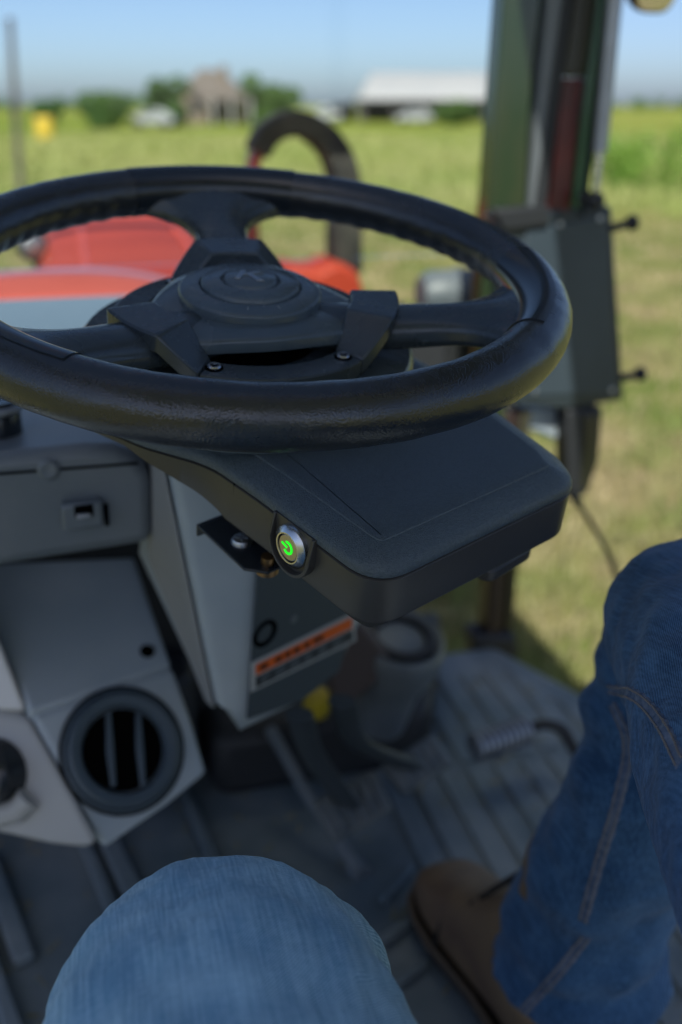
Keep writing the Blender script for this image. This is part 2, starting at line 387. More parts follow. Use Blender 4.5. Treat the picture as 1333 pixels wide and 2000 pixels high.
o['label'] = 'tall yellow green grass across the far field'; o['category'] = 'grass'
o = blades('short_grass', M_turf, 30000, .5, (2.6, 20), (.03, .09), .008, 2, dens=.9)
o['label'] = 'patchy mown dry grass beside the tractor'; o['category'] = 'grass'

def leaf_crown(cx, cy, cz, rx, ry, rz, n, s, g, lobes=9):
    V = []; F = []
    L = [(g.normal(0, .45, 3), g.uniform(.4, .65)) for _ in range(lobes)]
    for i in range(n):
        c, r = L[g.integers(lobes)]
        d = g.normal(size=3); d /= np.linalg.norm(d); q = c + d * r * g.uniform(.6, 1.02) ** .6
        p = np.array([cx + q[0] * rx, cy + q[1] * ry, cz + q[2] * rz])
        u = g.normal(size=3); u /= np.linalg.norm(u); v = np.cross(u, g.normal(size=3)); v /= np.linalg.norm(v)
        sz = s * g.uniform(.6, 1.4); k = len(V)
        V += [p - u * sz, p + v * sz * .6, p + u * sz, p - v * sz * .6]; F.append((k, k + 1, k + 2, k + 3))
    return V, F
def tree(px, ytop, ybase, wpx, D, label, seed, m=0, name='field_tree', group='trees around the far house', n=2600):
    g = np.random.default_rng(seed)
    top = atY(px, ytop, D); x = top[0]; wid = wpx / FPX * D * .93
    H = top[2] - GZ
    t = empty(name, label, 'tree', Matrix.Translation((x, D, GZ)), group)
    tr_ = [(x, D, GZ - .1), (x + .05 * wid, D, GZ + H * .2), (x, D + .1, GZ + H * .45), (x + .04 * wid, D, GZ + H * .7)]
    parts = [tube(smooth_path(tr_, 8), list(np.linspace(.035 * H, .012 * H, 9)), 8)]
    for k in range(5):
        a = g.uniform(0, 6.28); z0 = GZ + H * g.uniform(.2, .4)
        parts.append(tube([(x, D, z0), (x + math.cos(a) * wid * .2, D + math.sin(a) * wid * .2, z0 + H * .15), (x + math.cos(a) * wid * .36, D + math.sin(a) * wid * .36, z0 + H * .33)], [.014 * H, .01 * H, .004 * H], 6))
    mk('trunk', *join(*parts), M_bark, t)
    V, F = leaf_crown(x, D, GZ + H * .60, wid * .46, wid * .46, H * .42, n * 2, H * .05, g, 14)
    V2, F2 = leaf_crown(x, D, GZ + H * .3, wid * .46, wid * .46, H * .28, n, H * .05, g, 9)
    mk('crown', *join((V, F), (V2, F2)), M_leafs[m], t, smooth=0, recalc=False)
    return t
tree(205, 176, 245, 92, 90, 'round bushy tree left of the white parked car', 11)
tree(85, 196, 240, 62, 105, 'small tree nearest the pole on the left', 12)
tree(325, 166, 240, 78, 98, 'dark tree overlapping the left side of the brown-roofed house', 13)
tree(527, 160, 240, 78, 92, 'bright green tree just right of the brown-roofed house', 14, 1)
tree(885, 196, 245, 70, 105, 'small green tree in front of the white-roofed barn', 16, 1)

def far_wood(name, x0, x1, D, hr, n, seed, label):
    g = np.random.default_rng(seed); parts = []
    for i in range(n):
        x = g.uniform(x0, x1); h = g.uniform(*hr); d = D + g.uniform(-30, 30); w = h * g.uniform(.6, 1.1)
        parts.append(leaf_crown(x, d, GZ + h * .52, w * .6, w * .6, h * .48, 130, h * .09, g, 6))
    o = mk(name, *join(*parts), M_leafs[0], smooth=0, recalc=False); o['kind'] = 'stuff'; o['label'] = label; o['category'] = 'wood'
far_wood('distant_woodland', -160, -35, 330, (2.5, 5.5), 60, 5, 'distant line of trees along the horizon on the left')
far_wood('distant_woodland', 60, 260, 420, (2.5, 5), 80, 6, 'low distant treeline on the horizon at the right')

# brown-roofed house
D = 112
hl = atY(322, 230, D)[0]; hr_ = atY(486, 230, D)[0]; ridge = atY(400, 140, D)[2]; eave = atY(400, 200, D)[2]
hm = hl + (hr_ - hl) * .33
house = empty('farmhouse', 'tan house with steep brown gable roof behind the field', 'house', Matrix.Translation(((hl + hr_) / 2, D, GZ)))
gab = [(hl, D, GZ), (hm + 1.6, D, GZ), (hm + 1.6, D, eave - .5), ((hl + hm + 1.6) / 2, D, ridge - 1.5), (hl, D, eave - .5)]
mk('front_gable', *prism(gab, (0, 9, 0)), M_tan, house)
mk('wall', *boxW(hl + 1.5, hr_, D + 2, D + 11, GZ, eave - .6), M_tan, house)
gc = (hl + hm + 1.6) / 2
for s, xe in ((-1, hl - .5), (1, hm + 2.1)):
    mk('roof_slope', *prism([(gc, D - .5, ridge - 1.4), (xe, D - .5, eave - .85), (xe, D - .5, eave - .6), (gc, D - .5, ridge - 1.1)], (0, 9.5, 0)), M_roofbr, house)
xw = hr_ - hl
mk('main_roof', [(hl - .3, D + 1.4, eave - .5), (hr_ + .6, D + 1.4, eave - .5), (hr_ + .6, D + 11.6, eave - .5), (hl - .3, D + 11.6, eave - .5), (hl + xw * .36, D + 6.5, ridge + .5), (hl + xw * .62, D + 6.5, ridge + .3)], [(0, 1, 5, 4), (1, 2, 5), (2, 3, 4, 5), (3, 0, 4), (0, 3, 2, 1)], M_roofbr, house)
cx = atY(437, 150, D + 5)[0]
mk('chimney', *boxW(cx - .4, cx + .4, D + 4.5, D + 5.6, eave, ridge + .75), M_tan, house, bevel=.05)
for k in range(2):
    wx = hl + 1.0 + k * 1.9
    mk('window', *boxW(wx, wx + .9, D - .06, D, GZ + 1.0, GZ + 2.4), M_winglass, house)
mk('porch', *boxW(hm + 1.8, hr_ + .4, D - .3, D + 2, GZ + 2.5, GZ + 2.75), M_roofbr, house)
for k in range(3): mk('porch_post', *boxW(hm + 2.1 + k * (hr_ - hm - 2) / 2, hm + 2.3 + k * (hr_ - hm - 2) / 2, D - .2, D, GZ, GZ + 2.5), M_white, house)
mk('door', *boxW(hm + 2.8, hm + 3.8, D + 1.94, D + 2, GZ, GZ + 2.1), M_roofbr, house)

# white-roofed barn
D = 125
bl = atY(702, 230, D)[0]; br = atY(1010, 230, D)[0]; rz = atY(800, 137, D)[2]; ez = atY(800, 192, D)[2]
barn = empty('pole_barn', 'long open barn with white metal roof', 'barn', Matrix.Translation(((bl + br) / 2, D, GZ)))
mk('roof', *prism([(bl - .2, D - 1, ez), (bl + 1.6, D + 9, rz), (bl - .2, D + 19, ez), (bl - .2, D + 19, ez - .15), (bl + 1.6, D + 9, rz - .15), (bl - .2, D - 1, ez - .15)], (br - bl + .4, 0, 0)), M_white, barn)
mk('back_wall', *boxW(bl, br, D + 17.5, D + 18, GZ, ez - .2), M_wall2, barn)
mk('end_wall', *boxW(bl, bl + .3, D + 4, D + 17.4, GZ, ez - .2), M_wall2, barn)
for k in range(6): mk('post', *boxW(bl + .3 + k * (br - bl - .8) / 5, bl + .6 + k * (br - bl - .8) / 5, D - .5, D - .2, GZ, ez - .4), M_wood, barn)
mk('lean_to_roof', *prism([(bl - 3.6, D + 2, ez - .9), (bl - .3, D + 2, ez - .2), (bl - .3, D + 2, ez - .45), (bl - 3.6, D + 2, ez - 1.1)], (0, 10, 0)), M_wall2, barn)
mk('lean_to_wall', *boxW(bl - 3.3, bl - .4, D + 11, D + 11.3, GZ, ez - .6), M_wall2, barn)

def car(name, px0, px1, D, label, cat, pickup=False, m=M_whitecar):
    x0 = atY(px0, 235, D)[0]; x1 = atY(px1, 235, D)[0]; s = (x1 - x0) / 4.6
    t = empty(name, label, cat, Matrix.Translation(((x0 + x1) / 2, D, GZ)))
    X = lambda u: x0 + u * s
    if pickup: prof = [(0, .45), (0, 1.0), (1.1, 1.12), (1.7, 1.75), (2.9, 1.78), (3.1, 1.15), (4.6, 1.15), (4.6, .5)]
    else: prof = [(0, .4), (0, .85), (.9, 1.0), (1.6, 1.5), (3.2, 1.52), (4.1, 1.05), (4.6, .95), (4.6, .4)]
    mk('body', *prism([(X(u), D, GZ + z) for u, z in prof], (0, 1.8, 0)), m, t, bevel=.08)
    mk('side_window', *prism([(X(1.35), D - .012, GZ + 1.12), (X(1.75), D - .012, GZ + 1.5 - .06), (X(2.9), D - .012, GZ + 1.5 - .06), (X(2.95), D - .012, GZ + 1.12)], (0, .03, 0)), M_winglass, t)
    for u in (.9, 3.7):
        for yy in (D - .03, D + 1.63):
            mk('wheel', *lathe((X(u), yy, GZ + .33), (0, 1, 0), [(.001, 0), (.2, .0), (.22, .02), (.33, .02), (.34, .1), (.33, .2), (.001, .2)], 20), M_rubber, t)
car('parked_car', 252, 338, 92, 'white car parked left of the brown-roofed house', 'car')
car('parked_pickup', 605, 668, 118, 'small white pickup between the house and the barn', 'pickup', True)
car('parked_van', 775, 850, 112, 'pale vehicle parked in front of the white-roofed barn', 'car')
# yellow drum
yx = atY(88, 262, 62)[0]
mk_d = empty('yellow_drum', 'small yellow drum standing at the field edge on the left', 'drum', Matrix.Translation((yx, 62, GZ)))
mk('shell', *lathe((yx, 62, GZ), UZ, [(.5, 0), (.52, .03), (.52, .4), (.55, .42), (.52, .44), (.52, .8), (.55, .82), (.52, .84), (.52, 1.2), (.5, 1.24), (.46, 1.22), (.001, 1.22)], 24), mat('yellow_paint', (.62, .45, .05), .5), mk_d)
mk('bung', *lathe((yx + .2, 62, GZ + 1.22), UZ, [(.06, 0), (.06, .05), (.001, .05)], 12), M_zinc, mk_d)
# pole
pb = atY(42, 400, 21); ptp = atY(20, 42, 21)
pole = empty('utility_pole', 'tall slender grey pole at the left edge of the field', 'pole', Matrix.Translation((pb[0], 21, GZ)))
mk('shaft', *tube([(pb[0] + .0, 21, GZ - .2), (pb[0] * .5 + ptp[0] * .5, 21, (GZ + ptp[2]) / 2), (ptp[0], 21, ptp[2])], [.075, .068, .06], 12), M_wood, pole)
mk('cap', *tube([(ptp[0], 21, ptp[2]), (ptp[0], 21, ptp[2] + .06)], [.085, .06], 12), M_wood, pole)
# weeds at right
def weed(px, ytop, D, wpx, seed, label):
    g = np.random.default_rng(seed); p = atY(px, ytop, D); w = wpx / FPX * D * .5; H = p[2] - GZ
    t = empty('weed_clump', label, 'weeds', Matrix.Translation((p[0], D, GZ)), 'tall weeds at the right edge of the field')
    parts = []; V = []; F = []
    for i in range(26):
        a = g.uniform(0, 6.28); r = w * g.uniform(.1, 1); bx, by = p[0] + math.cos(a) * r * .7, D + math.sin(a) * r * .7
        tp = (p[0] + math.cos(a) * r, D + math.sin(a) * r, GZ + H * g.uniform(.6, 1))
        parts.append(tube([(bx, by, GZ), tp], [.012, .006], 5))
        for k in range(34):
            s = g.uniform(.1, 1); q = np.array([bx, by, GZ]) * (1 - s) + np.array(tp) * s + g.normal(0, .09, 3)
            u = g.normal(size=3); u /= np.linalg.norm(u); v = np.cross(u, g.normal(size=3)); v /= np.linalg.norm(v); z = .075; n = len(V)
            V += [q - u * z, q + v * z * .45, q + u * z, q - v * z * .45]; F.append((n, n + 1, n + 2, n + 3))
    mk('stem', *join(*parts), M_weed, t); mk('foliage', V, F, M_weed, t, smooth=0, recalc=False)
weed(1290, 235, 24, 210, 31, 'bright green tall weeds nearest the right edge')
weed(1215, 262, 27, 100, 32, 'lower bright green weeds just right of the cab post')

# ================================================================== TRACTOR
trac = empty('tractor', 'red and black tractor with glazed cab, seen from the driver seat', 'tractor', MT)
# floor
fl = mk('cab_floor', *prism([fT(-.75, -1.45, 0), fT(.86, -1.45, 0), fT(.82, .1, 0), fT(.607, .53, 0), fT(.525, .72, 0), fT(-.62, .72, 0), fT(-.75, .3, 0)], -UZ * .06), M_mat, trac, bevel=.012)
def floor_poly(name, px, h, parent=fl, m=M_mat, bevel=.003):
    return mk(name, *prism([atZ(x, y, .0005) for x, y in px], UZ * h), m, parent, bevel=bevel)
# raised mat ribs and panels
floor_poly('mat_rib', [(150, 1640), (172, 1634), (238, 1795), (214, 1805)], .012)
floor_poly('mat_rib', [(188, 1640), (222, 1625), (300, 1790), (262, 1800)], .014)
floor_poly('mat_rib', [(352, 1560), (370, 1550), (430, 1690), (410, 1700)], .012)
floor_poly('mat_rib', [(-40, 1690), (-5, 1675), (70, 1880), (30, 1900)], .016)
floor_poly('mat_rib', [(-60, 1790), (-40, 1780), (60, 2060), (20, 2060)], .02)
floor_poly('mat_rib', [(740, 1760), (800, 1690), (812, 1700), (755, 1775)], .01)
floor_poly('mat_rib', [(640, 1905), (800, 1800), (812, 1812), (655, 1925)], .012)
floor_poly('mat_rib', [(660, 1990), (830, 1880), (838, 1895), (690, 2000)], .01)
for i_ in range(9):
    r_ = .225 + i_ * .041
    for f0_, f1_ in ((-.05, .15), (.165, .40), (.415, .64)):
        e_ = min(f1_, (.775 - r_ - .03) / .36)
        if e_ > f0_ + .03: mk('mat_rib', *boxT(r_, r_ + .029, f0_, e_, .0004, .0042), M_mat, fl, bevel=.002)
# transmission tunnel behind the pedals
mk('pedal_tunnel', *prism([fT(.0, .42, 0), fT(.30, .42, 0), fT(.42, .70, 0), fT(-.05, .70, 0)], UZ * .10), M_dark, trac, bevel=.02)

# hood, cowl
def hood_rings(fs, name, m, hw, zt, drop, parent=trac, cr=.03, off=0.):
    rings = []
    for i, f in enumerate(fs):
        w = hw[i]; z = zt[i]; pts = []
        for s in np.linspace(-1, 1, 25):
            rr = math.copysign(abs(s) ** .8, s) * w
            zz = z - cr * s * s - drop * max(0, (abs(s) - .72) / .28) ** 2.2
            pts.append(fT(rr + off, f, zz))
        pts += [fT(w + off, f, z - drop - .35), fT(-w + off, f, z - drop - .35)]
        rings.append(pts)
    return mk(name, *loft(rings), m, parent, smooth=50)
hood_rings([.98, 1.2, 1.5, 1.9, 2.2, 2.36, 2.44, 2.47], 'hood', M_hood, [.205, .205, .203, .20, .196, .188, .17, .13], [.598, .612, .622, .634, .642, .634, .60, .52], .06)
hood_rings([.80, .84, .90, .97], 'cowl', mat('cowl_red', (.42, .085, .06), .3, col2=(.46, .10, .075), nscale=3, coat=.3), [.24, .255, .255, .23], [.612, .640, .643, .61], .06, cr=.05, off=-.16)
hood_rings([.74, .77, .795], 'windshield_base', M_dark, [.42, .42, .42], [.60, .615, .61], .03)
# hood creases
for rr in (-.10, .10):
    mk('hood_crease', *tube([fT(rr, f, z) for f, z in ((1.0, .597), (1.5, .617), (2.0, .631), (2.25, .632))], .007, 8), M_red, trac)
# headlamp at hood left
hp = onF(62, 480, 1.5)
lamp = mk('side_lamp', *lathe(hp, -tf + tr * .3, [(.001, -.03), (.025, -.028), (.032, 0), (.03, .012), (.001, .012)], 20), M_dark, trac)
mk('lens', *lathe(hp + (-tf + tr * .3) / 1.04 * .012, -tf + tr * .3, [(.024, .001), (.02, .004), (.001, .006)], 20), M_alu, lamp)
mk('lamp_stalk', *tube([hp, hp + np.array([.02, .02, -.12])], .01, 8), M_dark, lamp)

# hoop guard on the right of the hood
hoop_px = [(493, 470), (490, 400), (492, 340), (500, 300), (522, 262), (556, 243), (592, 244), (630, 268), (657, 305), (670, 350), (673, 410), (672, 470), (672, 530)]
HF = 1.5
path = smooth_path([onF(x, y, HF) for x, y in hoop_px[3:]], 46)
def band(path, wid, thick):
    rings = []
    for i, p in enumerate(path):
        t = path[min(i + 1, len(path) - 1)] - path[max(i - 1, 0)]; t /= np.linalg.norm(t); nn = np.cross(t, tf); nn /= np.linalg.norm(nn)
        rings.append([p + nn * thick[i] / 2 + tf * wid / 2, p + nn * thick[i] / 2 - tf * wid / 2, p - nn * thick[i] / 2 - tf * wid / 2, p - nn * thick[i] / 2 + tf * wid / 2])
    return loft(rings)
mk('hose_hoop', *band(path, .09, list(np.linspace(.045, .066, 47))), M_rubber, trac, bevel=.008, smooth=60)
pl = smooth_path([onF(x, y, HF - .02) for x, y in [(496, 520), (490, 400), (495, 320), (512, 275)]], 20)
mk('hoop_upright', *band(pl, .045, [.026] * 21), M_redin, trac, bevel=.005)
mk('hoop_foot', *prism([onF(x, y, 1.40) for x, y in [(560, 520), (625, 530), (648, 516), (668, 513), (700, 530), (716, 575), (700, 596), (560, 590)]], tf * .16), M_hood, trac, bevel=.02)
# muffler canister right of the hood, on a red bracket
mc_ = onF(890, 575, 1.05)
can = mk('air_cleaner', *lathe(mc_ + tr * -.05, tr, [(.001, -.02), (.035, -.018), (.045, 0), (.045, .05), (.048, .052), (.048, .06), (.045, .062), (.045, .14), (.03, .155), (.001, .157)], 28), M_dash, trac)
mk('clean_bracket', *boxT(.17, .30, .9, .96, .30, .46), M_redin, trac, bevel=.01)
mk('loader_frame', *prism([onF(x, y, .95) for x, y in [(880, 640), (990, 600), (1000, 740), (860, 760)]], tf * .05), M_dark, trac, bevel=.01)

# front right wheel seen low through the lower glass
wc_ = fT(.78, 1.75, GZ + .48)
# cab frame
PF = .75
pp = T0 + tf * PF
pil = slab('corner_post', [(1012, -520), (1075, -520), (1062, 0), (1040, 200), (1030, 418), (1000, 600), (990, 830), (938, 830), (941, 570), (955, 400), (985, 0)], pp, tf, tf * .05, M_post, trac, .006)
slab('post_edge', [(1108, -520), (1140, -520), (1105, 0), (1078, 205), (1052, 420), (1031, 420), (1052, 205), (1072, 0)], pp - tf * .008, tf, tf * .05, mat('grey_edge', (.13, .145, .155), .35), trac, .006)
slab('door_seal', [(1146, -520), (1166, -520), (1122, 0), (1094, 205), (1066, 425), (1044, 425), (1074, 205), (1104, 0)], pp - tf * .014, tf, tf * .07, M_dark, trac, .004)
slab('olive_reflection_strip', [(1168, -520), (1228, -520), (1166, 0), (1144, 150), (1097, 150), (1123, 0)], pp - tf * .004, tf, tf * .04, M_post2, trac, .005)  # olive paints the upper part of a reflection in the glass
slab('red_reflection_strip', [(1143, 152), (1130, 260), (1113, 425), (1066, 425), (1086, 260), (1097, 152)], pp - tf * .004, tf, tf * .04, M_redin, trac, .005)  # red paints the hood's reflection in the glass
slab('green_reflection_strip', [(1228, -520), (1258, -520), (1186, 0), (1165, 205), (1142, 425), (1112, 425), (1140, 205), (1167, 0)], pp + tf * .003, tf, tf * .04, M_greenstrip, trac, .004)  # green paints a reflection along the glass edge
slab('door_gasket', [(1258, -520), (1276, -520), (1200, 0), (1178, 205), (1146, 400), (1140, 425), (1165, 205), (1187, 0)], pp - tf * .006, tf, tf * .06, M_dark, trac, .004)
strut = empty('gas_strut', 'slim grey gas strut beside the cab door post', 'gas strut', Matrix.Translation(onF(1160, 395, PF - .04).tolist()))
s0, s1 = onF(1163, 392, PF - .04), onF(1250, -520, PF - .04)
mk('cylinder', *tube([s0 + (s1 - s0) * .12, s1], [.011, .012], 14), M_alu, strut)
mk('rod', *tube([s0, s0 + (s1 - s0) * .14], .006, 12), M_steel, strut)
mk('ball_joint', *lathe(s0, tf, [(.001, -.014), (.012, -.008), (.015, 0), (.012, .008), (.001, .014)], 16), M_dark, strut)
mk('strut_bracket', *tube([onF(1150, 372, PF - .03), onF(1135, 384, PF - .03), onF(1138, 402, PF - .03), onF(1158, 402, PF - .03)], .005, 8), M_dark, strut)
# lower post
slab('lower_post', [(985, 800), (1018, 800), (1000, 1000), (983, 1262), (948, 1262), (968, 1000)], pp, tf, tf * .05, mat('dark_brown_post', (.03, .017, .015), .45), trac, .006)
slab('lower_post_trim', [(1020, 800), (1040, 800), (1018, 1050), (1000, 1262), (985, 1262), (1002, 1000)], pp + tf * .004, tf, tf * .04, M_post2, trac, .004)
slab('sill', [(925, 1245), (1010, 1240), (1020, 1285), (930, 1300)], pp - tf * .012, tf, tf * .06, M_dark, trac, .01)
# rest of the cab: posts, glass, and an unseen roof shaped for sun and skylight
mk('roof', *prism([fT(-.78, -1.5, 1.45), fT(.84, -1.5, 1.45), fT(.84, -.36, 1.45), fT(-.78, -.36, 1.45)], UZ * .1), M_red, trac, bevel=.03)  # unseen; front edge set to keep direct sun off the interior
for r0_, r1_ in ((-.78, -.62), (.40, .84)):
    mk('sun_block_side', *boxT(r0_, r1_, -.359, .86, 1.452, 1.54), M_dash, trac, bevel=.02)  # added solid strips that shade the posts from the sun
mk('bounce_headliner', *boxT(-.76, .82, -1.48, -.38, 1.435, 1.447), mat('bounce_pale', (.6, .61, .62), .9), trac)  # unseen pale liner, added to bounce light into the cab
mk('sky_fill_pane', *boxT(-.615, .395, -.35, .84, 1.49, 1.495), M_glass, trac, smooth=0)  # added clear opening that lets sky light fill the cab
mk('roof_front_frame', *boxT(-.76, .82, .862, .90, 1.45, 1.52), M_dark, trac, bevel=.01)
for r_, f_ in ((-.70, .74), (-.76, -1.42), (.82, -1.42)):
    mk('cab_post', *boxT(r_ - .03, r_ + .03, f_ - .03, f_ + .03, -.05, 1.45), M_dark, trac, bevel=.008)
mk('windshield', *prism([fT(-.66, .775, .66), fT(.50, .775, .66), fT(.60, .775, 1.45), fT(-.66, .775, 1.45)], tf * .005), M_glass, trac, smooth=0)
mk('left_sill', *boxT(-.78, -.72, -1.4, .7, 0.0, .06), M_dark, trac, bevel=.01)

# dashboard
DF = .10
dp = T0 + tf * DF
dash = slab('dashboard', [(-330, 925), (165, 871), (225, 872), (268, 893), (298, 930), (298, 1062), (-330, 1160)], dp, tf, tf * .64, M_dash, trac, .010, seg=3)
lp = onF(165, 1008, DF)
def dpx(px, d0, d1, name, m, bevel=.002, parent=dash):
    return mk(name, *prism([onF(x, y, DF - d0) for x, y in px], tf * (d0 - d1)), m, parent, bevel=bevel)
dpx([(118, 988), (200, 978), (204, 1030), (122, 1040)], .012, -.004, 'latch', M_dash, .003)
dpx([(145, 990), (182, 985), (184, 1008), (147, 1012)], .0135, .011, 'latch_slot', M_gap, .001)
dpx([(150, 1006), (178, 1003), (178, 1012), (150, 1015)], .016, .011, 'latch_tab', M_alu, .001)
dpx([(203, 988), (212, 987), (214, 1028), (206, 1029)], .004, -.004, 'latch_gap', M_gap, .001)
mk('boss', *lathe(onF(95, 916, DF), -tf, [(.009, -.002), (.009, .002), (.006, .004), (.001, .003)], 20), M_dash, dash)
mk('dash_edge_seam', *tube([onF(-330, 950, DF - .0005), onF(270, 905, DF - .0005)], .0012, 6), M_gap, dash)
# instrument pod right of the column
mk('instrument_pod', *prism([fT(-.02, .16, .50), fT(.16, .16, .50), fT(.20, .30, .56), fT(.18, .62, .60), fT(-.06, .62, .60), fT(-.08, .2, .60)], UZ * .035), M_dash, trac, bevel=.015, seg=3)
mk('instrument_cowl', *prism([fT(-.36, .42, .622), fT(.14, .42, .622), fT(.14, .70, .622), fT(-.36, .70, .622)], UZ * .012 + tf * .0), mat('cowl_grey', (.10, .15, .19), .4), trac, bevel=.01, seg=3)
# gauge glass at left edge under the rim
gp = onF(-6, 822, .16)
gauge = mk('key_switch', *lathe(np.array([gp[0], gp[1], .628]), UZ, [(.02, -.012), (.02, .012), (.017, .016), (.012, .014), (.001, .014)], 28), M_blkgloss, trac)
mk('bezel', *lathe(np.array([gp[0], gp[1], .628]), UZ, [(.0205, .006), (.023, .008), (.023, .011), (.0205, .013)], 28, caps=False), M_alu, gauge)

# steering column cover
TL, TR = onF(327, 880, .035), onF(506, 880, .03)
BL, BR = onF(428, 1384, .075), onF(470, 1392, .075)
LT, LB, LM = onF(288, 880, .14), onF(404, 1362, .17), onF(272, 1080, .15)
def offd(p, q, k): return p + (q - p) * k
RTm = fT(.112, .135, .62); 
RB = np.asarray(onplane(664, 1312, fT(0, .06, 0), (lambda v: v)(tf * .85 - tr * .53)))
nR = np.cross(BR - TR, fT(.100, .135, .41) - TR); nR /= np.linalg.norm(nR)
if nR @ tf < 0: nR = -nR                                       # normal of the right flank
p0R = BR
def onRt(x, y): return onplane(x, y, p0R, nR)
cov = mk('column_cover', *join(
    ([TL, TR, BR, BL, LT, LM, LB, onRt(712, 900), onRt(694, 1214), onRt(664, 1312), onRt(585, 1374), onRt(478, 1412),
      fT(.05, .30, .62), fT(.10, .33, .30), fT(.0, .30, .28), fT(-.09, .30, .62), fT(-.07, .30, .40)],
     [(0, 3, 2, 1), (0, 4, 5, 6, 3), (1, 2, 11, 10, 9, 8, 7), (4, 0, 1, 7, 12, 15), (7, 8, 9, 13, 12), (9, 10, 14, 13), (10, 11, 2, 3, 6, 14), (4, 15, 16, 5), (5, 16, 14, 6), (12, 13, 14, 16, 15)])),
    M_cons, trac, bevel=.007, seg=3, smooth=60)
nl_ = np.cross(BL - TL, LM - TL); nl_ /= np.linalg.norm(nl_)
if nl_ @ tf > 0: nl_ = -nl_
mk('column_edge', *prism([p + nl_ * .002 for p in (offd(TL, LT, .15), offd(BL, LB, .15), offd(BL, LB, .8), offd(TL, BL, .4) * .3 + LM * .7, offd(TL, LT, .8))], nl_ * .002), mat('warm_grey', (.24, .25, .26), .55), trac, bevel=.001)
cov2 = mk('column_flank', *prism([p - nR * .0035 for p in (onRt(497, 930), onRt(500, 1100), onRt(480, 1402), onRt(585, 1366), onRt(658, 1308), onRt(688, 1212), onRt(706, 930))], nR * .003), M_dark if False else mat('flank_dark', (.055, .075, .092), .5, bump=.3, bscale=400, bdist=.0005), trac, bevel=.001)
hole = onRt(512, 1233)
mk('plug_hole', *lathe(hole - nR * .0036, -nR, [(.0135, -.001), (.0135, .0015), (.010, .0015), (.009, -.0005), (.001, -.0005)], 24), M_gap, cov2)
mk('screw', *lathe(onRt(568, 1205) - nR * .0036, -nR, [(.004, -.001), (.004, .001), (.001, .0015)], 14), M_dash, cov2)
# warning label
lab = mk('warning_label', *prism([onRt(x, y) - nR * .0045 for x, y in [(484, 1290), (684, 1192), (690, 1247), (483, 1348)]], nR * .0006), M_label, trac, bevel=.0003)
def labp(name, px, d, m): return mk(name, *prism([onRt(x, y) - nR * (.0045 + d) for x, y in px], nR * .0004), m, lab, bevel=0)
labp('orange_band', [(493, 1293), (680, 1201), (681, 1221), (493, 1313)], .0006, M_orange)
labp('text_panel', [(493, 1317), (681, 1225), (684, 1244), (493, 1338)], .0006, M_labelink)
for k, (a0, a1) in enumerate(((.04, .12), (.20, .27), (.30, .36), (.39, .46), (.50, .56), (.60, .70))):
    f_ = lambda s, o_: (493 + s * 187, 1293 - s * 92 + o_)
    labp('letter', [f_(a0, 5), f_(a1, 5), f_(a1, 15), f_(a0, 15)], .0011, mat('label_letter', (.10, .02, .005), .6))
for j in range(2):
    for k in range(6):
        a0 = .05 + k * .15; a1 = a0 + rng.uniform(.06, .11); f_ = lambda s, o_: (493 + s * 188, 1317 - s * 92 + o_)
        labp('text_line', [f_(a0, 4 + j * 9), f_(a1, 4 + j * 9), f_(a1, 8 + j * 9), f_(a0, 8 + j * 9)], .0011, M_dash)

# heater console, turned towards the driver
CYAW = R(36); er = np.array([math.cos(CYAW), math.sin(CYAW), 0]); ef = np.array([-math.sin(CYAW), math.cos(CYAW), 0])
ctr = atY(240, 1465, .80)
cn = ef * math.cos(R(38)) - UZ * math.sin(R(38))               # pointing into the console
def onC(x, y, d=0.): return onplane(x, y, ctr, cn) - cn * d
face = [(66, 1402), (340, 1306), (372, 1395), (407, 1512), (330, 1575), (205, 1662), (150, 1560)]
back = ef * .20 - UZ * .02
cons = mk('heater_console', *prism([onC(*q) for q in face], back), M_cons, trac, bevel=.006, seg=3)
# sloping top panel
c0, c1 = onC(60, 1395, .001), onC(336, 1300, .001)
top = [c0, c1, c1 + ef * .20 + UZ * .115 - er * .015, c0 + ef * .20 + UZ * .115 - er * .12]
tpx = [(60, 1394), (336, 1299), (262, 1086), (-60, 1100)]
tn = np.cross(c1 - c0, (ef * .20 + UZ * .10)); tn /= np.linalg.norm(tn)
if tn[2] < 0: tn = -tn
toppan = mk('console_top', *prism([onplane(x, y, c0, tn) for x, y in tpx], -tn * .03), M_cons, trac, bevel=.005, seg=3)
mk('screw_head', *lathe(onplane(288, 1273, c0, tn), tn, [(.0075, -.001), (.0075, .002), (.005, .0035), (.001, .002)], 18), M_gap, toppan)
# left light-coloured cheek
lf_n = cn * .75 + er * .66; lf_n /= np.linalg.norm(lf_n)
k0 = onC(150, 1560)
def onL(x, y, d=0.): return onplane(x, y, onC(100, 1480), lf_n) - lf_n * d
cheek_pts = [(62, 1404), (150, 1560), (204, 1660), (160, 1662), (100, 1655), (0, 1632), (-120, 1590), (-200, 1400), (-120, 1330), (0, 1392)]
cheek = mk('console_cheek', *prism([onL(*q) for q in cheek_pts], ef * .2), M_conslt, trac, bevel=.008, seg=3)
wed = mk('console_shoulder', *prism([onL(*q) for q in [(60, 1398), (-3, 1392), (-110, 1330), (-160, 1100), (-60, 1098)]], ef * .12), mat('sunlit_pale', (.62, .62, .61), .5), trac, bevel=.006)  # pale colour paints a sunlit patch on the console
kc = onL(-12, 1512)
knob = mk('control_knob', *lathe(kc, -lf_n, [(.034, -.004), (.034, .004), (.029, .010), (.027, .024), (.022, .028), (.001, .028)], 32), M_blkgloss, trac)
mk('pointer', *prism([kc - lf_n * .028 + q for q in (er * .002, er * -.002, er * -.002 + UZ * .018, er * .002 + UZ * .018)], -lf_n * .002), M_label, knob)
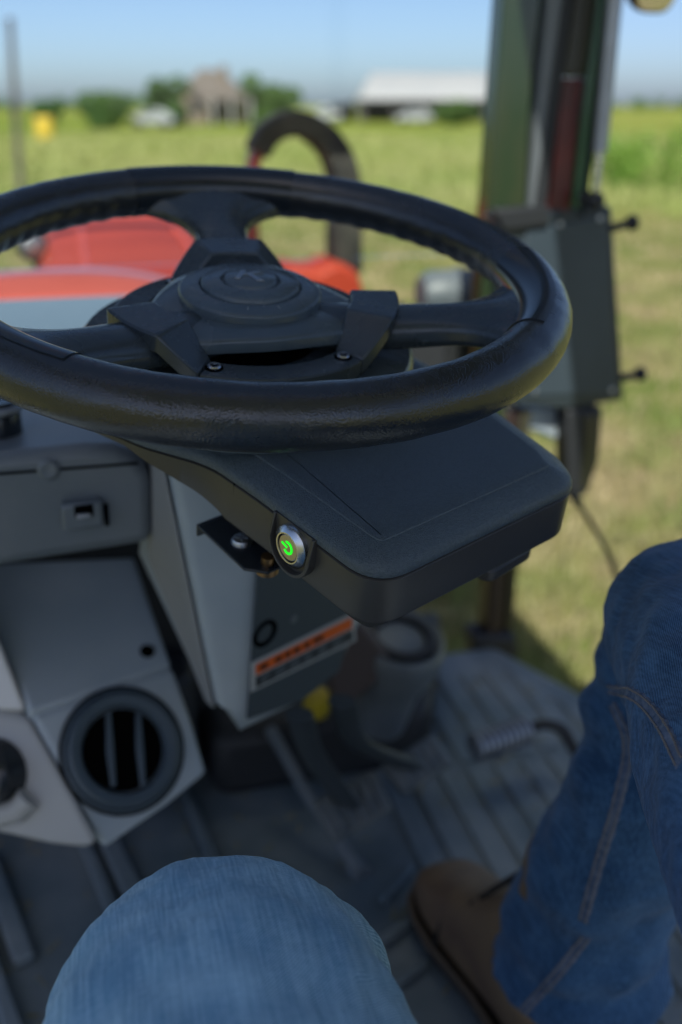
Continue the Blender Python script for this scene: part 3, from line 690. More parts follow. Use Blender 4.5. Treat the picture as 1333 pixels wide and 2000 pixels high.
mk('knob_lip', *tube([onL(x, y, .004) for x, y in [(-60, 1585), (0, 1590), (40, 1580), (62, 1555)]], .012, 10), M_conslt, knob)
# round vent
vc = onC(240, 1465); ve = np.cross(cn, UZ); ve /= np.linalg.norm(ve)
def rpx(r): return r * np.linalg.norm(vc - CAM) * .985 / FPX * 1.0
r0 = rpx(117)
vent = mk('air_vent', *lathe(vc, -cn, [(r0, -.002), (r0 * .985, .004), (r0 * .95, .005), (r0 * .92, .0035), (r0 * .90, .009), (r0 * .86, .0105), (r0 * .72, .009), (r0 * .67, .004), (r0 * .66, -.03)], 64, caps=False), M_vent, trac)
mk('vent_ring', *lathe(vc, -cn, [(r0 * 1.03, .0005), (r0 * 1.03, .0025), (r0 * .99, .003), (r0 * .985, .0005)], 64, caps=False), M_gap, vent)
mk('duct_shade', *lathe(vc, -cn, [(r0 * .655, .001), (r0 * .655, .0016), (.001, .0016)], 40), M_gap, vent)  # flat black disc painting the dark inside the vent opening
for dx in (-28, 30):
    a = onC(240 + dx - 2, 1465 - 73); b = onC(240 + dx + 8, 1465 + 73); mid = (a + b) / 2; hw = er * .0026
    rr = [a + hw, a - hw, mid - hw * 1.9, b - hw, b + hw, mid + hw * 1.2]
    mk('vent_slat', *prism([q - cn * .0065 for q in rr], cn * .006), M_vent, vent, bevel=.0015)
# dark gap between console and column, hoses
mk('firewall', *boxT(-.45, .02, .50, .53, .0, .52), M_dark, trac, bevel=.004)
mk('hvac_box', *prism([fT(-.40, .40, .04), fT(-.06, .40, .04), fT(-.02, .42, .04), fT(-.02, .49, .04), fT(-.40, .49, .04)], UZ * .16), M_dark, trac, bevel=.01)

# gear-lever cup right of the column
cupc = onF(780, 1238, .40)
cax = UZ * .95 - tf * .25 + tr * .1
cup = mk('lever_gaiter', *lathe(cupc - UZ * .02, cax, [(.036, -.14), (.042, -.07), (.056, -.03), (.060, .0), (.058, .018), (.054, .022), (.050, .018), (.046, .012), (.03, .016), (.001, .018)], 40), M_dash, trac)
mk('gaiter_ring', *lathe(cupc - UZ * .02, cax, [(.047, .010), (.043, .022), (.034, .024), (.030, .012)], 36, caps=False), M_dark, cup)
mk('under_panel', *prism([onF(x, y, .36) for x, y in [(640, 1310), (700, 1210), (770, 1290), (745, 1330), (660, 1400)]], tf * .05), mat('brown_panel', (.08, .06, .055), .6), trac, bevel=.006)
mk('cap', *lathe(onF(620, 1368, .42), UZ - tf * .4, [(.018, -.02), (.018, .008), (.014, .014), (.001, .015)], 24), M_yellow, trac)

M_pedal = mat('pedal_rubber', (.08, .10, .11), .6, col2=(.15, .16, .16), nscale=30)
# pedals
def pedal(name, pad, armpx, z, label, cat='pedal', group=None):
    P = [atZ(x, y, z + (.03 if i in (0, 1) else 0)) for i, (x, y) in enumerate(pad)]
    c = sum(P) / 4
    t = empty(name, label, cat, Matrix.Translation((c - UZ * .02).tolist()), group)
    nn = np.cross(P[1] - P[0], P[3] - P[0]); nn /= np.linalg.norm(nn)
    if nn[2] < 0: nn = -nn
    p_ = mk('pad', *prism(P, -nn * .014), M_pedal, t, bevel=.006)
    for k in range(1, 6):
        s = k / 6; a = P[0] * (1 - s) + P[1] * s; b = P[3] * (1 - s) + P[2] * s
        mk('grip_ridge', *tube([a * .92 + b * .08 + nn * .001, a * .08 + b * .92 + nn * .001], .003, 6), M_pedal, p_)
    A = [atZ(x, y, zz) for x, y, zz in armpx]
    mk('arm', *tube(smooth_path(A + [c - nn * .012], 16), .015, 10, flat=.55), mat('pedal_arm', (.045, .058, .068), .5), t)
    return t
pedal('brake_pedal', [(612, 1565), (735, 1498), (772, 1580), (655, 1645)], [(585, 1395, .30), (615, 1480, .2)], .09, 'wide black brake pedal nearest the steering column', group='foot pedals on the cab floor')
pedal('brake_pedal', [(748, 1492), (848, 1430), (888, 1490), (795, 1552)], [(668, 1370, .30), (700, 1450, .2)], .09, 'second brake pedal, the one nearer the ribbed roller', group='foot pedals on the cab floor')
tl = empty('foot_bar', 'long pale bar slanting along the floor left of the brake pedals', 'bar', Matrix.Translation(atZ(600, 1560, .03).tolist()))
mk('bar', *tube([atZ(528, 1425, .10), atZ(600, 1550, .06), atZ(700, 1700, .01)], .008, 10), M_dash, tl)
mk('bar_foot', *tube([atZ(690, 1690, .001), atZ(712, 1715, .001)], .014, 10), M_dash, tl)
acc = empty('throttle_pedal', 'ribbed metal roller pedal with bent rod on the floor mat', 'pedal', Matrix.Translation(atZ(975, 1450, .05).tolist()), 'foot pedals on the cab floor')
a0, a1 = atZ(925, 1462, .07), atZ(1030, 1425, .07)
prof = [(.001, 0)]
Lr = np.linalg.norm(a1 - a0)
for k in range(9):
    prof += [(.0145, Lr * (k + .05) / 9), (.020, Lr * (k + .3) / 9), (.020, Lr * (k + .65) / 9), (.0145, Lr * (k + .9) / 9)]
prof.append((.001, Lr))
mk('roller', *lathe(a0, a1 - a0, prof, 22), M_alu, acc, smooth=25)
mk('rod', *tube(smooth_path([a1, atZ(1062, 1415, .08), atZ(1100, 1425, .075), atZ(1120, 1460, .05), atZ(1145, 1490, .01)], 24), .008, 10), M_dark, acc)

# ================================================================== STEERING WHEEL
PHI = [R(104), R(226), R(355)]
RR, RT = .2, .0185
whl = empty('steering_wheel', 'black three-spoke steering wheel with leather-grained rim', 'steering wheel', MW)
rings = []
NA, NB = 288, 40
for i in range(NA):
    A = 2 * math.pi * i / NA
    pts = []
    far = max(0., min(1., (math.sin(A) - .05) / .2))
    for j in range(NB):
        B = 2 * math.pi * j / NB
        r = RT
        und = max(0, math.cos(B - R(235)))                     # underside, inner side: finger grips
        r += far * und ** 2 * .0005 * math.cos(A * 60)
        r += .0004 * noise.noise((math.cos(A) * 14, math.sin(A) * 14, B * 1.3))
        rho = RR + r * math.cos(B)
        pts.append((rho * math.cos(A), rho * math.sin(A), r * math.sin(B)))
    rings.append(pts)
rings.append(rings[0])
V, F = [], []
for i in range(NA): V += rings[i]
for i in range(NA):
    for j in range(NB):
        F.append((i * NB + j, ((i + 1) % NA) * NB + j, ((i + 1) % NA) * NB + (j + 1) % NB, i * NB + (j + 1) % NB))
rim = mk('rim', V, F, M_leather, whl, smooth=180, local=True)
# spoke + flared glossy insert
def spoke(phi):
    d = np.array([math.cos(phi), math.sin(phi)]); t = np.array([-d[1], d[0]])
    rs = []
    NS = 34
    for i in range(NS + 1):
        s = i / NS; rad = .045 + s * (RR - .045 - .001)
        w = .0185 + .005 * (1 - s) + .075 * max(0, (s - .5) / .5) ** 2.8
        th = .0130 - .002 * s + .003 * max(0, (s - .8) / .2)
        h = -.029 + .026 * s ** 1.6
        loop = []
        for k in range(36):
            a = 2 * math.pi * k / 36; ca, sa = math.cos(a), math.sin(a); e = .55
            x = w * math.copysign(abs(ca) ** e, ca); z = th * math.copysign(abs(sa) ** e, sa)
            if sa > 0:
                z += -.0045 * (abs(x) / w) ** 3 + .0022 * math.exp(-(x / w / .3) ** 2) * (1 - s) - .004 * math.exp(-((abs(x) / w - .62) / .2) ** 2) * max(0, (s - .45) / .55) ** 1.0
            # flare follows the rim arc: pull outer corners outwards
            rr_ = rad
            if abs(x) < RR: rr_ = rad - (RR - math.sqrt(RR * RR - x * x)) * s ** 3
            loop.append((d[0] * rr_ + t[0] * x, d[1] * rr_ + t[1] * x, h + z))
        rs.append(loop)
    return loft(rs)
for ph in PHI:
    sp = mk('spoke', *spoke(ph), M_blkgloss if False else M_anod, whl, smooth=60, local=True)
    # insert: sleeve over the inner half of the rim
    rs = []
    for i in range(29):
        A = ph + R(20) * (i / 14 - 1); e = 1 - abs(i / 14 - 1) ** 6 * .0
        sec = []
        for B in np.linspace(R(78), R(282), 22):
            r = RT + .0009; sec.append(((RR + r * math.cos(B)) * math.cos(A), (RR + r * math.cos(B)) * math.sin(A), r * math.sin(B)))
        for B in np.linspace(R(282), R(78), 22):
            r = RT - .003; sec.append(((RR + r * math.cos(B)) * math.cos(A), (RR + r * math.cos(B)) * math.sin(A), r * math.sin(B)))
        rs.append(sec)
    mk('rim_insert', *loft(rs), M_blkgloss, sp, smooth=50, local=True)
# hub plate
def hub_ring(k, h, d=0.):
    pts = []
    for i in range(120):
        A = 2 * math.pi * i / 120
        lob = max(math.exp(-(((A - p + math.pi) % (2 * math.pi) - math.pi) / .52) ** 2) for p in PHI)
        base = .063 + .020 * lob + d
        pts.append((k * base * math.cos(A), k * base * math.sin(A), h - .004 * lob * k))
    return pts
mk('hub', *loft([hub_ring(.9, -.0280), hub_ring(1.0, -.0265), hub_ring(1.0, -.0205), hub_ring(.985, -.0182), hub_ring(.95, -.0170), hub_ring(.86, -.0150), hub_ring(.74, -.0140), hub_ring(.5, -.013)]), M_blk, whl, smooth=45, local=True)
mk('hub_core', *loft([[(r_ * math.cos(a), r_ * math.sin(a), h) for a in np.linspace(0, 2 * math.pi, 48, endpoint=False)] for r_, h in ((.05, -.06), (.046, -.027))]), M_gap, whl, local=True)
mk('column_boss', *loft([[(r_ * math.cos(a), r_ * math.sin(a), h) for a in np.linspace(0, 2 * math.pi, 48, endpoint=False)] for r_, h in ((.03, -.13), (.045, -.045))]), M_dark, whl, local=True)
def lz(prof, n=96): return loft([[(r_ * math.cos(a), r_ * math.sin(a), h) for a in np.linspace(0, 2 * math.pi, n, endpoint=False)] for r_, h in prof])
horn = mk('horn_pad', *lz([(.0490, -.017), (.0490, -.0100), (.0482, -.0086), (.0468, -.0078), (.0375, -.0060), (.0354, -.0060), (.0349, -.0085), (.0341, -.0085), (.0336, -.0042), (.0325, -.0030), (.021, -.0016), (.0200, -.0030), (.0194, -.0042), (.0186, -.0042), (.018, -.0010), (.0168, -.0002), (.001, .0003)]), M_blk, whl, smooth=50, local=True)
for a in (-160, -120, -88, -58, -20, 30, 150):
    A = R(a); d = np.array([math.cos(A), math.sin(A)]); t = np.array([-d[1], d[0]])
    q = [np.r_[d * r_ + t * s, -.0066 - (r_ - .0385) * .22] for r_, s in ((.0385, -.0005), (.0445, -.0005), (.0445, .0005), (.0385, .0005))]
    mk('tick_mark', *prism(q, (0, 0, -.0006 + .0011)), M_dash, horn, local=True)
# raised emblem: slanted stem and two arms inside the round badge
def emb(pts): return prism([(x, y, -.0012) for x, y in pts], (0, 0, .0024))
mk('emblem', *join(emb([(-.0105, -.0075), (-.0065, -.0075), (-.0035, .0090), (-.0075, .0090)]),
                   emb([(-.0050, .0000), (.0085, .0090), (.0035, .0090), (-.0045, .0030)]),
                   emb([(-.0030, .0012), (.0050, -.0085), (.0100, -.0085), (.0010, .0030)])), M_alu if False else mat('emblem_satin', (.30, .32, .34), .22, metal=.8), horn, local=True, bevel=.0004)

# ================================================================== CLAMP RING over the spokes
clamp = empty('clamp_ring', 'black metal clamp ring bolted over the steering wheel spokes', 'clamp', MW)
def arc_strip(a0, a1, hfun, r0=.073, r1=.094, th=.010, n=30):
    rs = []
    for i in range(n + 1):
        A = a0 + (a1 - a0) * i / n; h, ra, rb, tt = hfun(i / n)
        c_, s_ = math.cos(A), math.sin(A)
        rs.append([(ra * c_, ra * s_, h), (rb * c_, rb * s_, h), (rb * c_, rb * s_, h - tt), (ra * c_, ra * s_, h - tt)])
    return loft(rs)
for ph in PHI:
    hw = R(29)
    def hf(s):
        x = abs(s - .5) * 2
        k = min(1, max(0, (1 - x) / .50))
        return (-.031 + .023 * k, .073 - .003 * k, .095 + .008 * k, .013)
    cl = mk('bridge', *arc_strip(ph - hw, ph + hw, hf, n=40), M_anod, clamp, bevel=.0014, smooth=40, local=True)
    for sgn in (-1, 1):
        A = ph + sgn * (hw + R(4)); bp = np.array([.0835 * math.cos(A), .0835 * math.sin(A), -.031])
        b = mk('bolt', *loft([[(bp[0] + r_ * math.cos(a), bp[1] + r_ * math.sin(a), bp[2] + h) for a in np.linspace(0, 2 * math.pi, 24, endpoint=False)] for r_, h in ((.0046, -.003), (.0046, .0016), (.0040, .0023), (.0028, .0023), (.0025, .0004), (.001, .0004))]), M_steel, clamp, local=True, smooth=40)
        mk('socket', *loft([[(bp[0] + r_ * math.cos(a), bp[1] + r_ * math.sin(a), bp[2] + h) for a in np.linspace(0, 2 * math.pi, 6, endpoint=False)] for r_, h in ((.0023, .0000), (.0023, .0008))]), M_gap, b, local=True)
        mk('counterbore', *loft([[(bp[0] + r_ * math.cos(a), bp[1] + r_ * math.sin(a), bp[2] + h) for a in np.linspace(0, 2 * math.pi, 24, endpoint=False)] for r_, h in ((.0058, .0001), (.0058, .0005), (.0048, .0005), (.0048, .0001))], caps=False), M_gap, b, local=True)
for k in range(3):
    a0 = PHI[k] + R(29.2); a1 = (PHI + [PHI[0] + 2 * math.pi])[k + 1] - R(29.2)
    mk('ring_arc', *arc_strip(a0, a1, lambda s: (-.031, .074, .095, .016)), M_anod, clamp, bevel=.0012, smooth=40, local=True)

# ================================================================== STEERING DRIVE UNIT
unit = empty('steering_drive_unit', 'black plastic steering motor unit with power button under the wheel', 'drive unit', MW)
e1 = np.array([.655, -.755]); e1 /= np.linalg.norm(e1); e2 = np.array([-e1[1], e1[0]])
poly = [(.228, -.081), (.228, .098), (.200, .113), (.135, .126), (.05, .140), (-.06, .135), (-.125, .07), (-.135, -.03), (-.09, -.10), (-.02, -.120), (.028, -.106), (.072, -.083), (.12, -.081)]
rad = [.026, .028, .06, .2, .1, .08, .08, .08, .08, .06, .08, .07, .3]
outl = resample(rounded([np.array(p) for p in poly], rad, 9), 260)
def lev(ins, h, o=None):
    P = inset(outl, ins); out = []
    for p in P:
        k = min(1, max(.12, (p[0] - .004) / .085)) if h < -.0885 else 1
        hh = -.0885 + (h + .0885) * k
        out.append((e1[0] * p[0] + e2[0] * p[1], e1[1] * p[0] + e2[1] * p[1], hh))
    return out
top_ = mk('top_shell', *loft([lev(.004, -.0868), lev(.0, -.0868), lev(-.0003, -.0862), lev(.0002, -.0828), lev(.0016, -.0806), lev(.0040, -.0790), lev(.0090, -.0764), lev(.0140, -.0743), lev(.0172, -.0734), lev(.0177, -.0727), lev(.0195, -.0721), lev(.0215, -.0719)]), M_shell, unit, smooth=35, local=True)
mk('seam', *loft([lev(.0022, -.0888), lev(.0022, -.0860)]), M_gap, unit, local=True)
low = mk('lower_shell', *loft([lev(.024, -.1370), lev(.015, -.1350), lev(.008, -.1280), lev(.0006, -.1195), lev(.0, -.1180), lev(.0004, -.0895), lev(.0014, -.0886), lev(.005, -.0884)]), M_shell2, unit, smooth=40, local=True)
mk('foot_pad', *loft([[(e1[0] * p[0] + e2[0] * p[1], e1[1] * p[0] + e2[1] * p[1], h) for p in rounded([np.array(q) for q in ((.195, .035), (.218, .035), (.215, .085), (.16, .10), (.15, .05))], .01, 4)] for h in (-.144, -.134)]), M_shell2, unit, local=True, bevel=.002)
mk('rotor_disc', *lz([(.10, -.0745), (.116, -.072), (.118, -.066), (.118, -.050), (.115, -.046), (.09, -.045), (.05, -.045)]), M_blk, unit, smooth=40, local=True)
def L3(p1, p2, h): return (e1[0] * p1 + e2[0] * p2, e1[1] * p1 + e2[1] * p2, h)
# access panel joint left of the button
FE = -.0815
mk('panel_joint', *tube([L3(.0965, -.0812, -.0883), L3(.0967, -.0812, -.1030), L3(.0990, -.0790, -.1085)], .0005, 6), M_gap, low, local=True)
# button pocket: U-shaped wall
bc = (.158, -.0990)
U = []
for a in np.linspace(180, 360, 25): U.append((bc[0] + .0176 * math.cos(R(a)), bc[1] - .0005 + .0176 * math.sin(R(a))))
U = [(bc[0] - .0176, -.0845)] + U + [(bc[0] + .0176, -.0845)]
rs = []
for i, (x, h) in enumerate(U):
    d = np.array([x - bc[0], min(h, bc[1]) - bc[1]]); d = d / (np.linalg.norm(d) + 1e-9)
    if h > bc[1]: d = np.array([math.copysign(1, x - bc[0]), 0])
    q = [(x + d[0] * o_, h + d[1] * o_) for o_ in (-.0008, .0016)]
    yo = -.0868 if h < -.088 else -.0835
    rs.append([L3(q[0][0], -.078, q[0][1]), L3(q[0][0], yo, q[0][1]), L3(q[1][0], yo + .0006, q[1][1]), L3(q[1][0], -.078, q[1][1])])
mk('button_shroud', *loft(rs), M_shell2, unit, smooth=40, local=True, bevel=.0004)
bk = [L3(x, -.0822, h) for x, h in U]
mk('button_recess', *loft([bk, [(p[0] + e2[0] * .004, p[1] + e2[1] * .004, p[2]) for p in bk]]), M_shell2, unit, local=True, smooth=30)
def lb(prof, n=64):
    return loft([[L3(bc[0] + r_ * math.cos(a), FE - o_, bc[1] + r_ * math.sin(a)) for a in np.linspace(0, 2 * math.pi, n, endpoint=False)] for r_, o_ in prof])
btn = mk('power_button', *lb([(.0140, 0), (.0140, .0028), (.0134, .0036), (.0102, .0056), (.0093, .0056), (.0091, .0030), (.001, .0030)]), M_steel, unit, smooth=25, local=True)
mk('button_cap', *lb([(.0086, .0026), (.0086, .0045), (.0081, .0049), (.001, .0049)]), M_brush, btn, smooth=30, local=True)
mk('button_groove', *lb([(.0092, .0033), (.0087, .0033)]), M_gap, btn, local=True)
rs = []
for a in np.linspace(52, 308, 33):          # open ring of the power symbol, gap towards the upper left
    A = R(a + 168)
    rs.append([L3(bc[0] + r_ * math.cos(A), FE - o_, bc[1] + r_ * math.sin(A)) for r_, o_ in ((.0031, .0048), (.0045, .0048), (.0045, .0053), (.0031, .0053))])
bd = np.array([math.cos(R(168)), math.sin(R(168))]); bt = np.array([-bd[1], bd[0]])
bar = []
for s, w in ((0.0004, -.0007), (.0058, -.0007), (.0058, .0007), (.0004, .0007)):
    q = bd * s + bt * w; bar.append((q[0], q[1]))
b0 = [L3(bc[0] + q[0], FE - .0048, bc[1] + q[1]) for q in bar]; b1 = [L3(bc[0] + q[0], FE - .0052, bc[1] + q[1]) for q in bar]
mk('power_symbol', *join(loft(rs), loft([b0, b1])), M_green, btn, local=True, smooth=0)
# anti-rotation bracket under the unit
def onE2w(px, py, v):
    nn = wa * e2[0] + wb * e2[1]; return onplane(px, py, wc + nn * v, nn)
brk = mk('bracket', *prism([Vector(MW @ Vector(L3(*q))) for q in ((.062, -.085, -.1385), (.118, -.088, -.1385), (.130, -.078, -.1385), (.130, -.03, -.1385), (.062, -.03, -.1385))], -wn * .0022), M_blkgloss, unit, bevel=.0008)
mk('bracket_tab', *prism([Vector(MW @ Vector(L3(*q))) for q in ((.062, -.085, -.1385), (.062, -.045, -.1385), (.062, -.045, -.148), (.062, -.085, -.148))], [-x * .0022 for x in (wa * e1[0] + wb * e1[1])]), M_blkgloss, brk, bevel=.0008)
bb = np.array(MW @ Vector(L3(.094, -.072, -.1385)))
mk('screw_head', *lathe(bb, wn, [(.0072, -.001), (.0072, .001), (.006, .0032), (.001, .004)], 28), M_zinc, brk, smooth=40)
mk('screw_cross', *join(*[prism([bb + wn * .0036 + q for q in (u * .004 + v * .0007, -u * .004 + v * .0007, -u * .004 - v * .0007, u * .004 - v * .0007)], wn * .0006) for u, v in ((wa, wb), (wb, wa))]), M_dash, brk, smooth=0)
bq = np.array(MW @ Vector(L3(.122, -.072, -.139)))
mk('pivot_bolt', *join(lathe(bq, -wn, [(.0045, -.006), (.0045, .001), (.0075, .001), (.0075, .006), (.006, .0075), (.001, .008)], 18)), M_brass, brk, smooth=30)
zb = np.array(MW @ Vector(L3(.086, -.070, -.138)))
for k, dv in enumerate(((-.006, 0, -.014), (-.001, .0, -.016), (.005, -.002, -.012))):
    mk('wire_end', *tube([zb, zb + np.array(dv) * .6 + np.array([0, -.003, 0]), zb + np.array(dv)], .0012, 8), M_zinc, brk)

# ================================================================== MONITOR BOX on the cab post
MP = .62
mp0 = T0 + tf * MP; mnv = tf * .97 - tr * .2
box = empty('side_panel_box', 'dark grey flat box mounted on the cab post right of the wheel', 'panel box', Matrix.Translation(onF(1100, 790, MP).tolist()))
slab('housing', [(968, 418), (1196, 402), (1220, 782), (1100, 800), (1000, 792), (976, 600)], mp0, mnv, tf * .05, mat('housing_dark', (.028, .04, .05), .35, rvar=.06, nscale=12), box, .006, seg=3)
slab('face_panel', [(1030, 452), (1184, 420), (1206, 768), (1030, 776), (1004, 600)], mp0 - mnv * .004, mnv, mnv * .004, mat('panel_blue_grey', (.034, .05, .066), .42, col2=(.044, .063, .081), nscale=8), box, .003)
slab('visor', [(968, 410), (1075, 402), (1075, 440), (985, 452)], mp0 - mnv * .012, mnv, tf * .03, M_dark, box, .004)
for (x0, y0, x1, y1) in ((1192, 446, 1228, 437), (1214, 738, 1244, 732)):
    k0, k1 = onF(x0, y0, MP), onF(x1, y1, MP)
    kn = mk('peg', *tube([k0, k1], .006, 10), M_dark, box)
    mk('peg_tip', *lathe(k1, k1 - k0, [(.006, -.002), (.011, .002), (.011, .010), (.006, .014), (.001, .014)], 16), M_dark, kn)
# work light hanging under the box
wl = empty('side_marker', 'black tapering side lamp hanging below the panel box', 'lamp', Matrix.Translation(onF(1140, 890, MP + .02).tolist()))
slab('body', [(1108, 800), (1180, 795), (1172, 900), (1150, 965), (1118, 982), (1108, 940)], mp0 + tf * .0, mnv, tf * .05, M_dark, wl, .008, seg=3)
slab('lens', [(1142, 812), (1172, 808), (1166, 895), (1146, 950), (1136, 960)], mp0 - tf * .005, mnv, tf * .006, M_post2, wl, .003)
slab('mount_plate', [(1000, 800), (1106, 798), (1106, 870), (1060, 850), (1010, 830)], mp0 + tf * .04, mnv, tf * .03, M_cons, trac, .006)
cb = empty('cable', 'thin dark cable hanging from the side lamp', 'cable', Matrix.Translation(onF(1210, 1130, .66).tolist()))
mk('wire', *tube(smooth_path([onF(1125, 975, .65), onF(1160, 1030, .66), onF(1190, 1085, .66), onF(1208, 1140, .66), onF(1230, 1230, .66), onF(1240, 1330, .62)], 24), .0045, 8), M_dark, cb)
mk('connector', *tube([onF(1120, 968, .65), onF(1132, 985, .65)], .007, 10), M_dark, cb)
# mirror at the top right
mi = onF(1284, -25, .80)
mir = empty('door_mirror', 'round-cornered mirror at the top right corner outside the cab', 'mirror', Matrix.Translation(mi.tolist()))
mnn = -tf * .9 + tr * .22 - UZ * .2; mnn /= np.linalg.norm(mnn)
mu_ = np.cross(UZ, mnn); mu_ /= np.linalg.norm(mu_); mv_ = np.cross(mnn, mu_)
def mring(k, d): return [mi + mu_ * p[0] * k + mv_ * p[1] * k + mnn * d for p in rounded([np.array(q) for q in ((-.04, -.034), (.04, -.034), (.044, .12), (-.044, .12))], .03, 6)]
mk('shell', *loft([mring(.8, -.03), mring(1.0, -.012), mring(1.03, 0), mring(.97, .002)]), M_dark, mir, smooth=50)
mk('glass', *loft([mring(.94, .0022), mring(.93, .0035)]), M_mirror, mir, smooth=30)
mk('arm', *tube([mi - mnn * .02 + mv_ * .10, mi - mnn * .02 + mv_ * .2 - mu_ * .1, fT(.6, .78, 1.3)], .008, 10), M_dark, mir)

# ================================================================== SEAT AND PERSON
seat = empty('driver_seat', 'black vinyl driver seat under the person', 'seat', Matrix.Translation((.07, -.28, .0)))
mk('cushion', *prism([(-.17, -.52, .28), (.33, -.52, .28), (.33, -.02, .30), (-.17, -.02, .30)], (0, 0, .10)), M_seat, seat, bevel=.04, seg=4)
mk('backrest', *prism([(-.16, -.66, .36), (.32, -.66, .36), (.32, -.54, .34), (-.16, -.54, .34)], (0, -.06, .55)), M_seat, seat, bevel=.04, seg=4)
mk('pedestal', *prism([(-.08, -.45, 0.0), (.22, -.45, 0.0), (.22, -.1, 0.0), (-.08, -.1, 0.0)], (0, 0, .30)), M_dark, seat, bevel=.01)

per = empty('person', 'person in blue jeans and brown boots seated with knees apart', 'person', Matrix.Translation((.1, .5, 0)))
def leg(path, rads, folds=(), n=32, m=110):
    P = smooth_path(path, m); S = np.linspace(0, len(rads) - 1, m + 1)
    ra = np.interp(S, range(len(rads)), [r[0] for r in rads]); rb = np.interp(S, range(len(rads)), [r[1] for r in rads])
    rings = []; pu = np.array([1., 0, 0])
    for i, p in enumerate(P):
        t = P[min(i + 1, m)] - P[max(i - 1, 0)]; t /= np.linalg.norm(t)
        u = pu - t * (pu @ t); u /= np.linalg.norm(u); pu = u; v = np.cross(t, u)
        ring = []
        for a in np.linspace(0, 2 * math.pi, n, endpoint=False):
            q = sum(amp * math.exp(-((S[i] - c) / wd) ** 2) * math.sin(fr * S[i] + 2.2 * math.sin(a + ph) + ph) for c, wd, amp, fr, ph in folds)
            ring.append(p + u * (ra[i] + q) * math.cos(a) + v * (rb[i] + q) * math.sin(a))
        rings.append(ring)
    return loft(rings)
KL = np.array([-.062, .388, .438]); KR = np.array([.262, .64, .515])
HL, HR = np.array([.065, -.22, .425]), np.array([.17, -.22, .455])
AL, AR = np.array([-.13, .33, .10]), np.array([.222, .70, .125])
legL = leg([HL + [0, -.06, 0], HL, HL * .5 + KL * .5 + [0, 0, .012], KL + [.010, -.06, .010], KL + [0, .012, -.012], KL + [-.01, .035, -.07], KL * .55 + AL * .45, AL + [0, 0, .05], AL],
           [(.10, .09), (.112, .096), (.108, .09), (.092, .078), (.079, .069), (.072, .07), (.064, .068), (.07, .075), (.075, .08)], [(2.6, .5, .0022, 13, .4)])
legR = leg([HR + [0, -.06, 0], HR, HR * .5 + KR * .5 + [.01, 0, .03], KR + [-.012, -.075, .018], KR + [0, .008, -.008], KR + [0, .03, -.07], KR * .55 + AR * .45 + [.0, .005, 0], AR + [0, 0, .06], AR],
           [(.10, .09), (.105, .092), (.088, .085), (.071, .066), (.066, .062), (.062, .066), (.060, .066), (.070, .076), (.086, .086)], [(5.2, .55, .0042, 11, 1.0), (6.9, .7, .005, 10, 2.2), (3.2, .5, .003, 12, .2)])
pel = lathe((.085, -.24, .38), UZ, [(.001, 0), (.10, .01), (.165, .06), (.17, .14), (.155, .22), (.001, .23)], 24)
jeans = mk('jeans', *join(legL, legR, pel), M_denim, per, smooth=180)
rm = jeans.modifiers.new('remesh', 'REMESH'); rm.mode = 'VOXEL'; rm.voxel_size = .0048; rm.use_smooth_shade = True
sm = jeans.modifiers.new('smooth', 'SMOOTH'); sm.factor = .6; sm.iterations = 12
tx1 = bpy.data.textures.new('wrinkle', 'CLOUDS'); tx1.noise_scale = .075; tx1.noise_depth = 2
dm = jeans.modifiers.new('wrinkles', 'DISPLACE'); dm.texture = tx1; dm.strength = .012; dm.mid_level = .5; dm.texture_coords = 'GLOBAL'
tx2 = bpy.data.textures.new('crease', 'CLOUDS'); tx2.noise_scale = .036; tx2.noise_depth = 2
dm2 = jeans.modifiers.new('creases', 'DISPLACE'); dm2.texture = tx2; dm2.strength = .009; dm2.mid_level = .5; dm2.texture_coords = 'GLOBAL'
dg = bpy.context.evaluated_depsgraph_get(); dg.update()
je = jeans.evaluated_get(dg); jm = je.to_mesh()
Mj = jeans.matrix_world.copy() if False else per.matrix_world
bv = BVHTree.FromPolygons([Mj @ v.co for v in jm.vertices], [tuple(p.vertices) for p in jm.polygons])
je.to_mesh_clear()
def seam(name, px, w, m, raise_=-.0012, parent=jeans, n=60, h=.5):
    pts = []; nrm = []
    for q in smooth_path([np.array([x, y, 0.]) for x, y in px], n):
        hit = bv.ray_cast(Vector(CAM), Vector(ray(q[0], q[1])).normalized(), 3)
        if hit[0] is not None:
            if pts and np.linalg.norm(np.array(hit[0]) - pts[-1]) > .12: continue
            pts.append(np.array(hit[0] + hit[1] * raise_)); nrm.append(np.array(hit[1]) if hit[1].dot(Vector(CAM) - hit[0]) > 0 else -np.array(hit[1]))
    if len(pts) < 3: return
    rings = []; n_ = len(pts)
    for i in range(n_):
        t = pts[min(i + 1, n_ - 1)] - pts[max(i - 1, 0)]; t /= np.linalg.norm(t); N_ = nrm[i]; b = np.cross(t, N_); b /= np.linalg.norm(b)
        pk = 1 + .10 * math.sin(i * 1.7)
        rings.append([pts[i] + b * w * pk * x + N_ * z for x, z in ((-1.15, -.001), (-.95, .0016), (-.5, .0022 + .0004 * math.sin(i * 2.3)), (0, .0017), (.5, .0022 + .0004 * math.sin(i * 2.3 + 1)), (.95, .0016), (1.15, -.001))])
    o_ = mk(name, *loft(rings), m, parent, smooth=180)
    for sx in (-.62, .62) if m is M_seam else (.62,):
        dash_ = []
        for i in range(0, n_ - 1):
            t = pts[i + 1] - pts[i]; b = np.cross(t, nrm[i]); b /= np.linalg.norm(b); q = pts[i] + b * w * sx + nrm[i] * .0026
            dash_.append(tube([q, q + t * .62], .0007, 5))
        q_ = mk('stitching', *join(*dash_), M_thread, o_, smooth=0); q_['kind'] = 'stuff'
    return o_
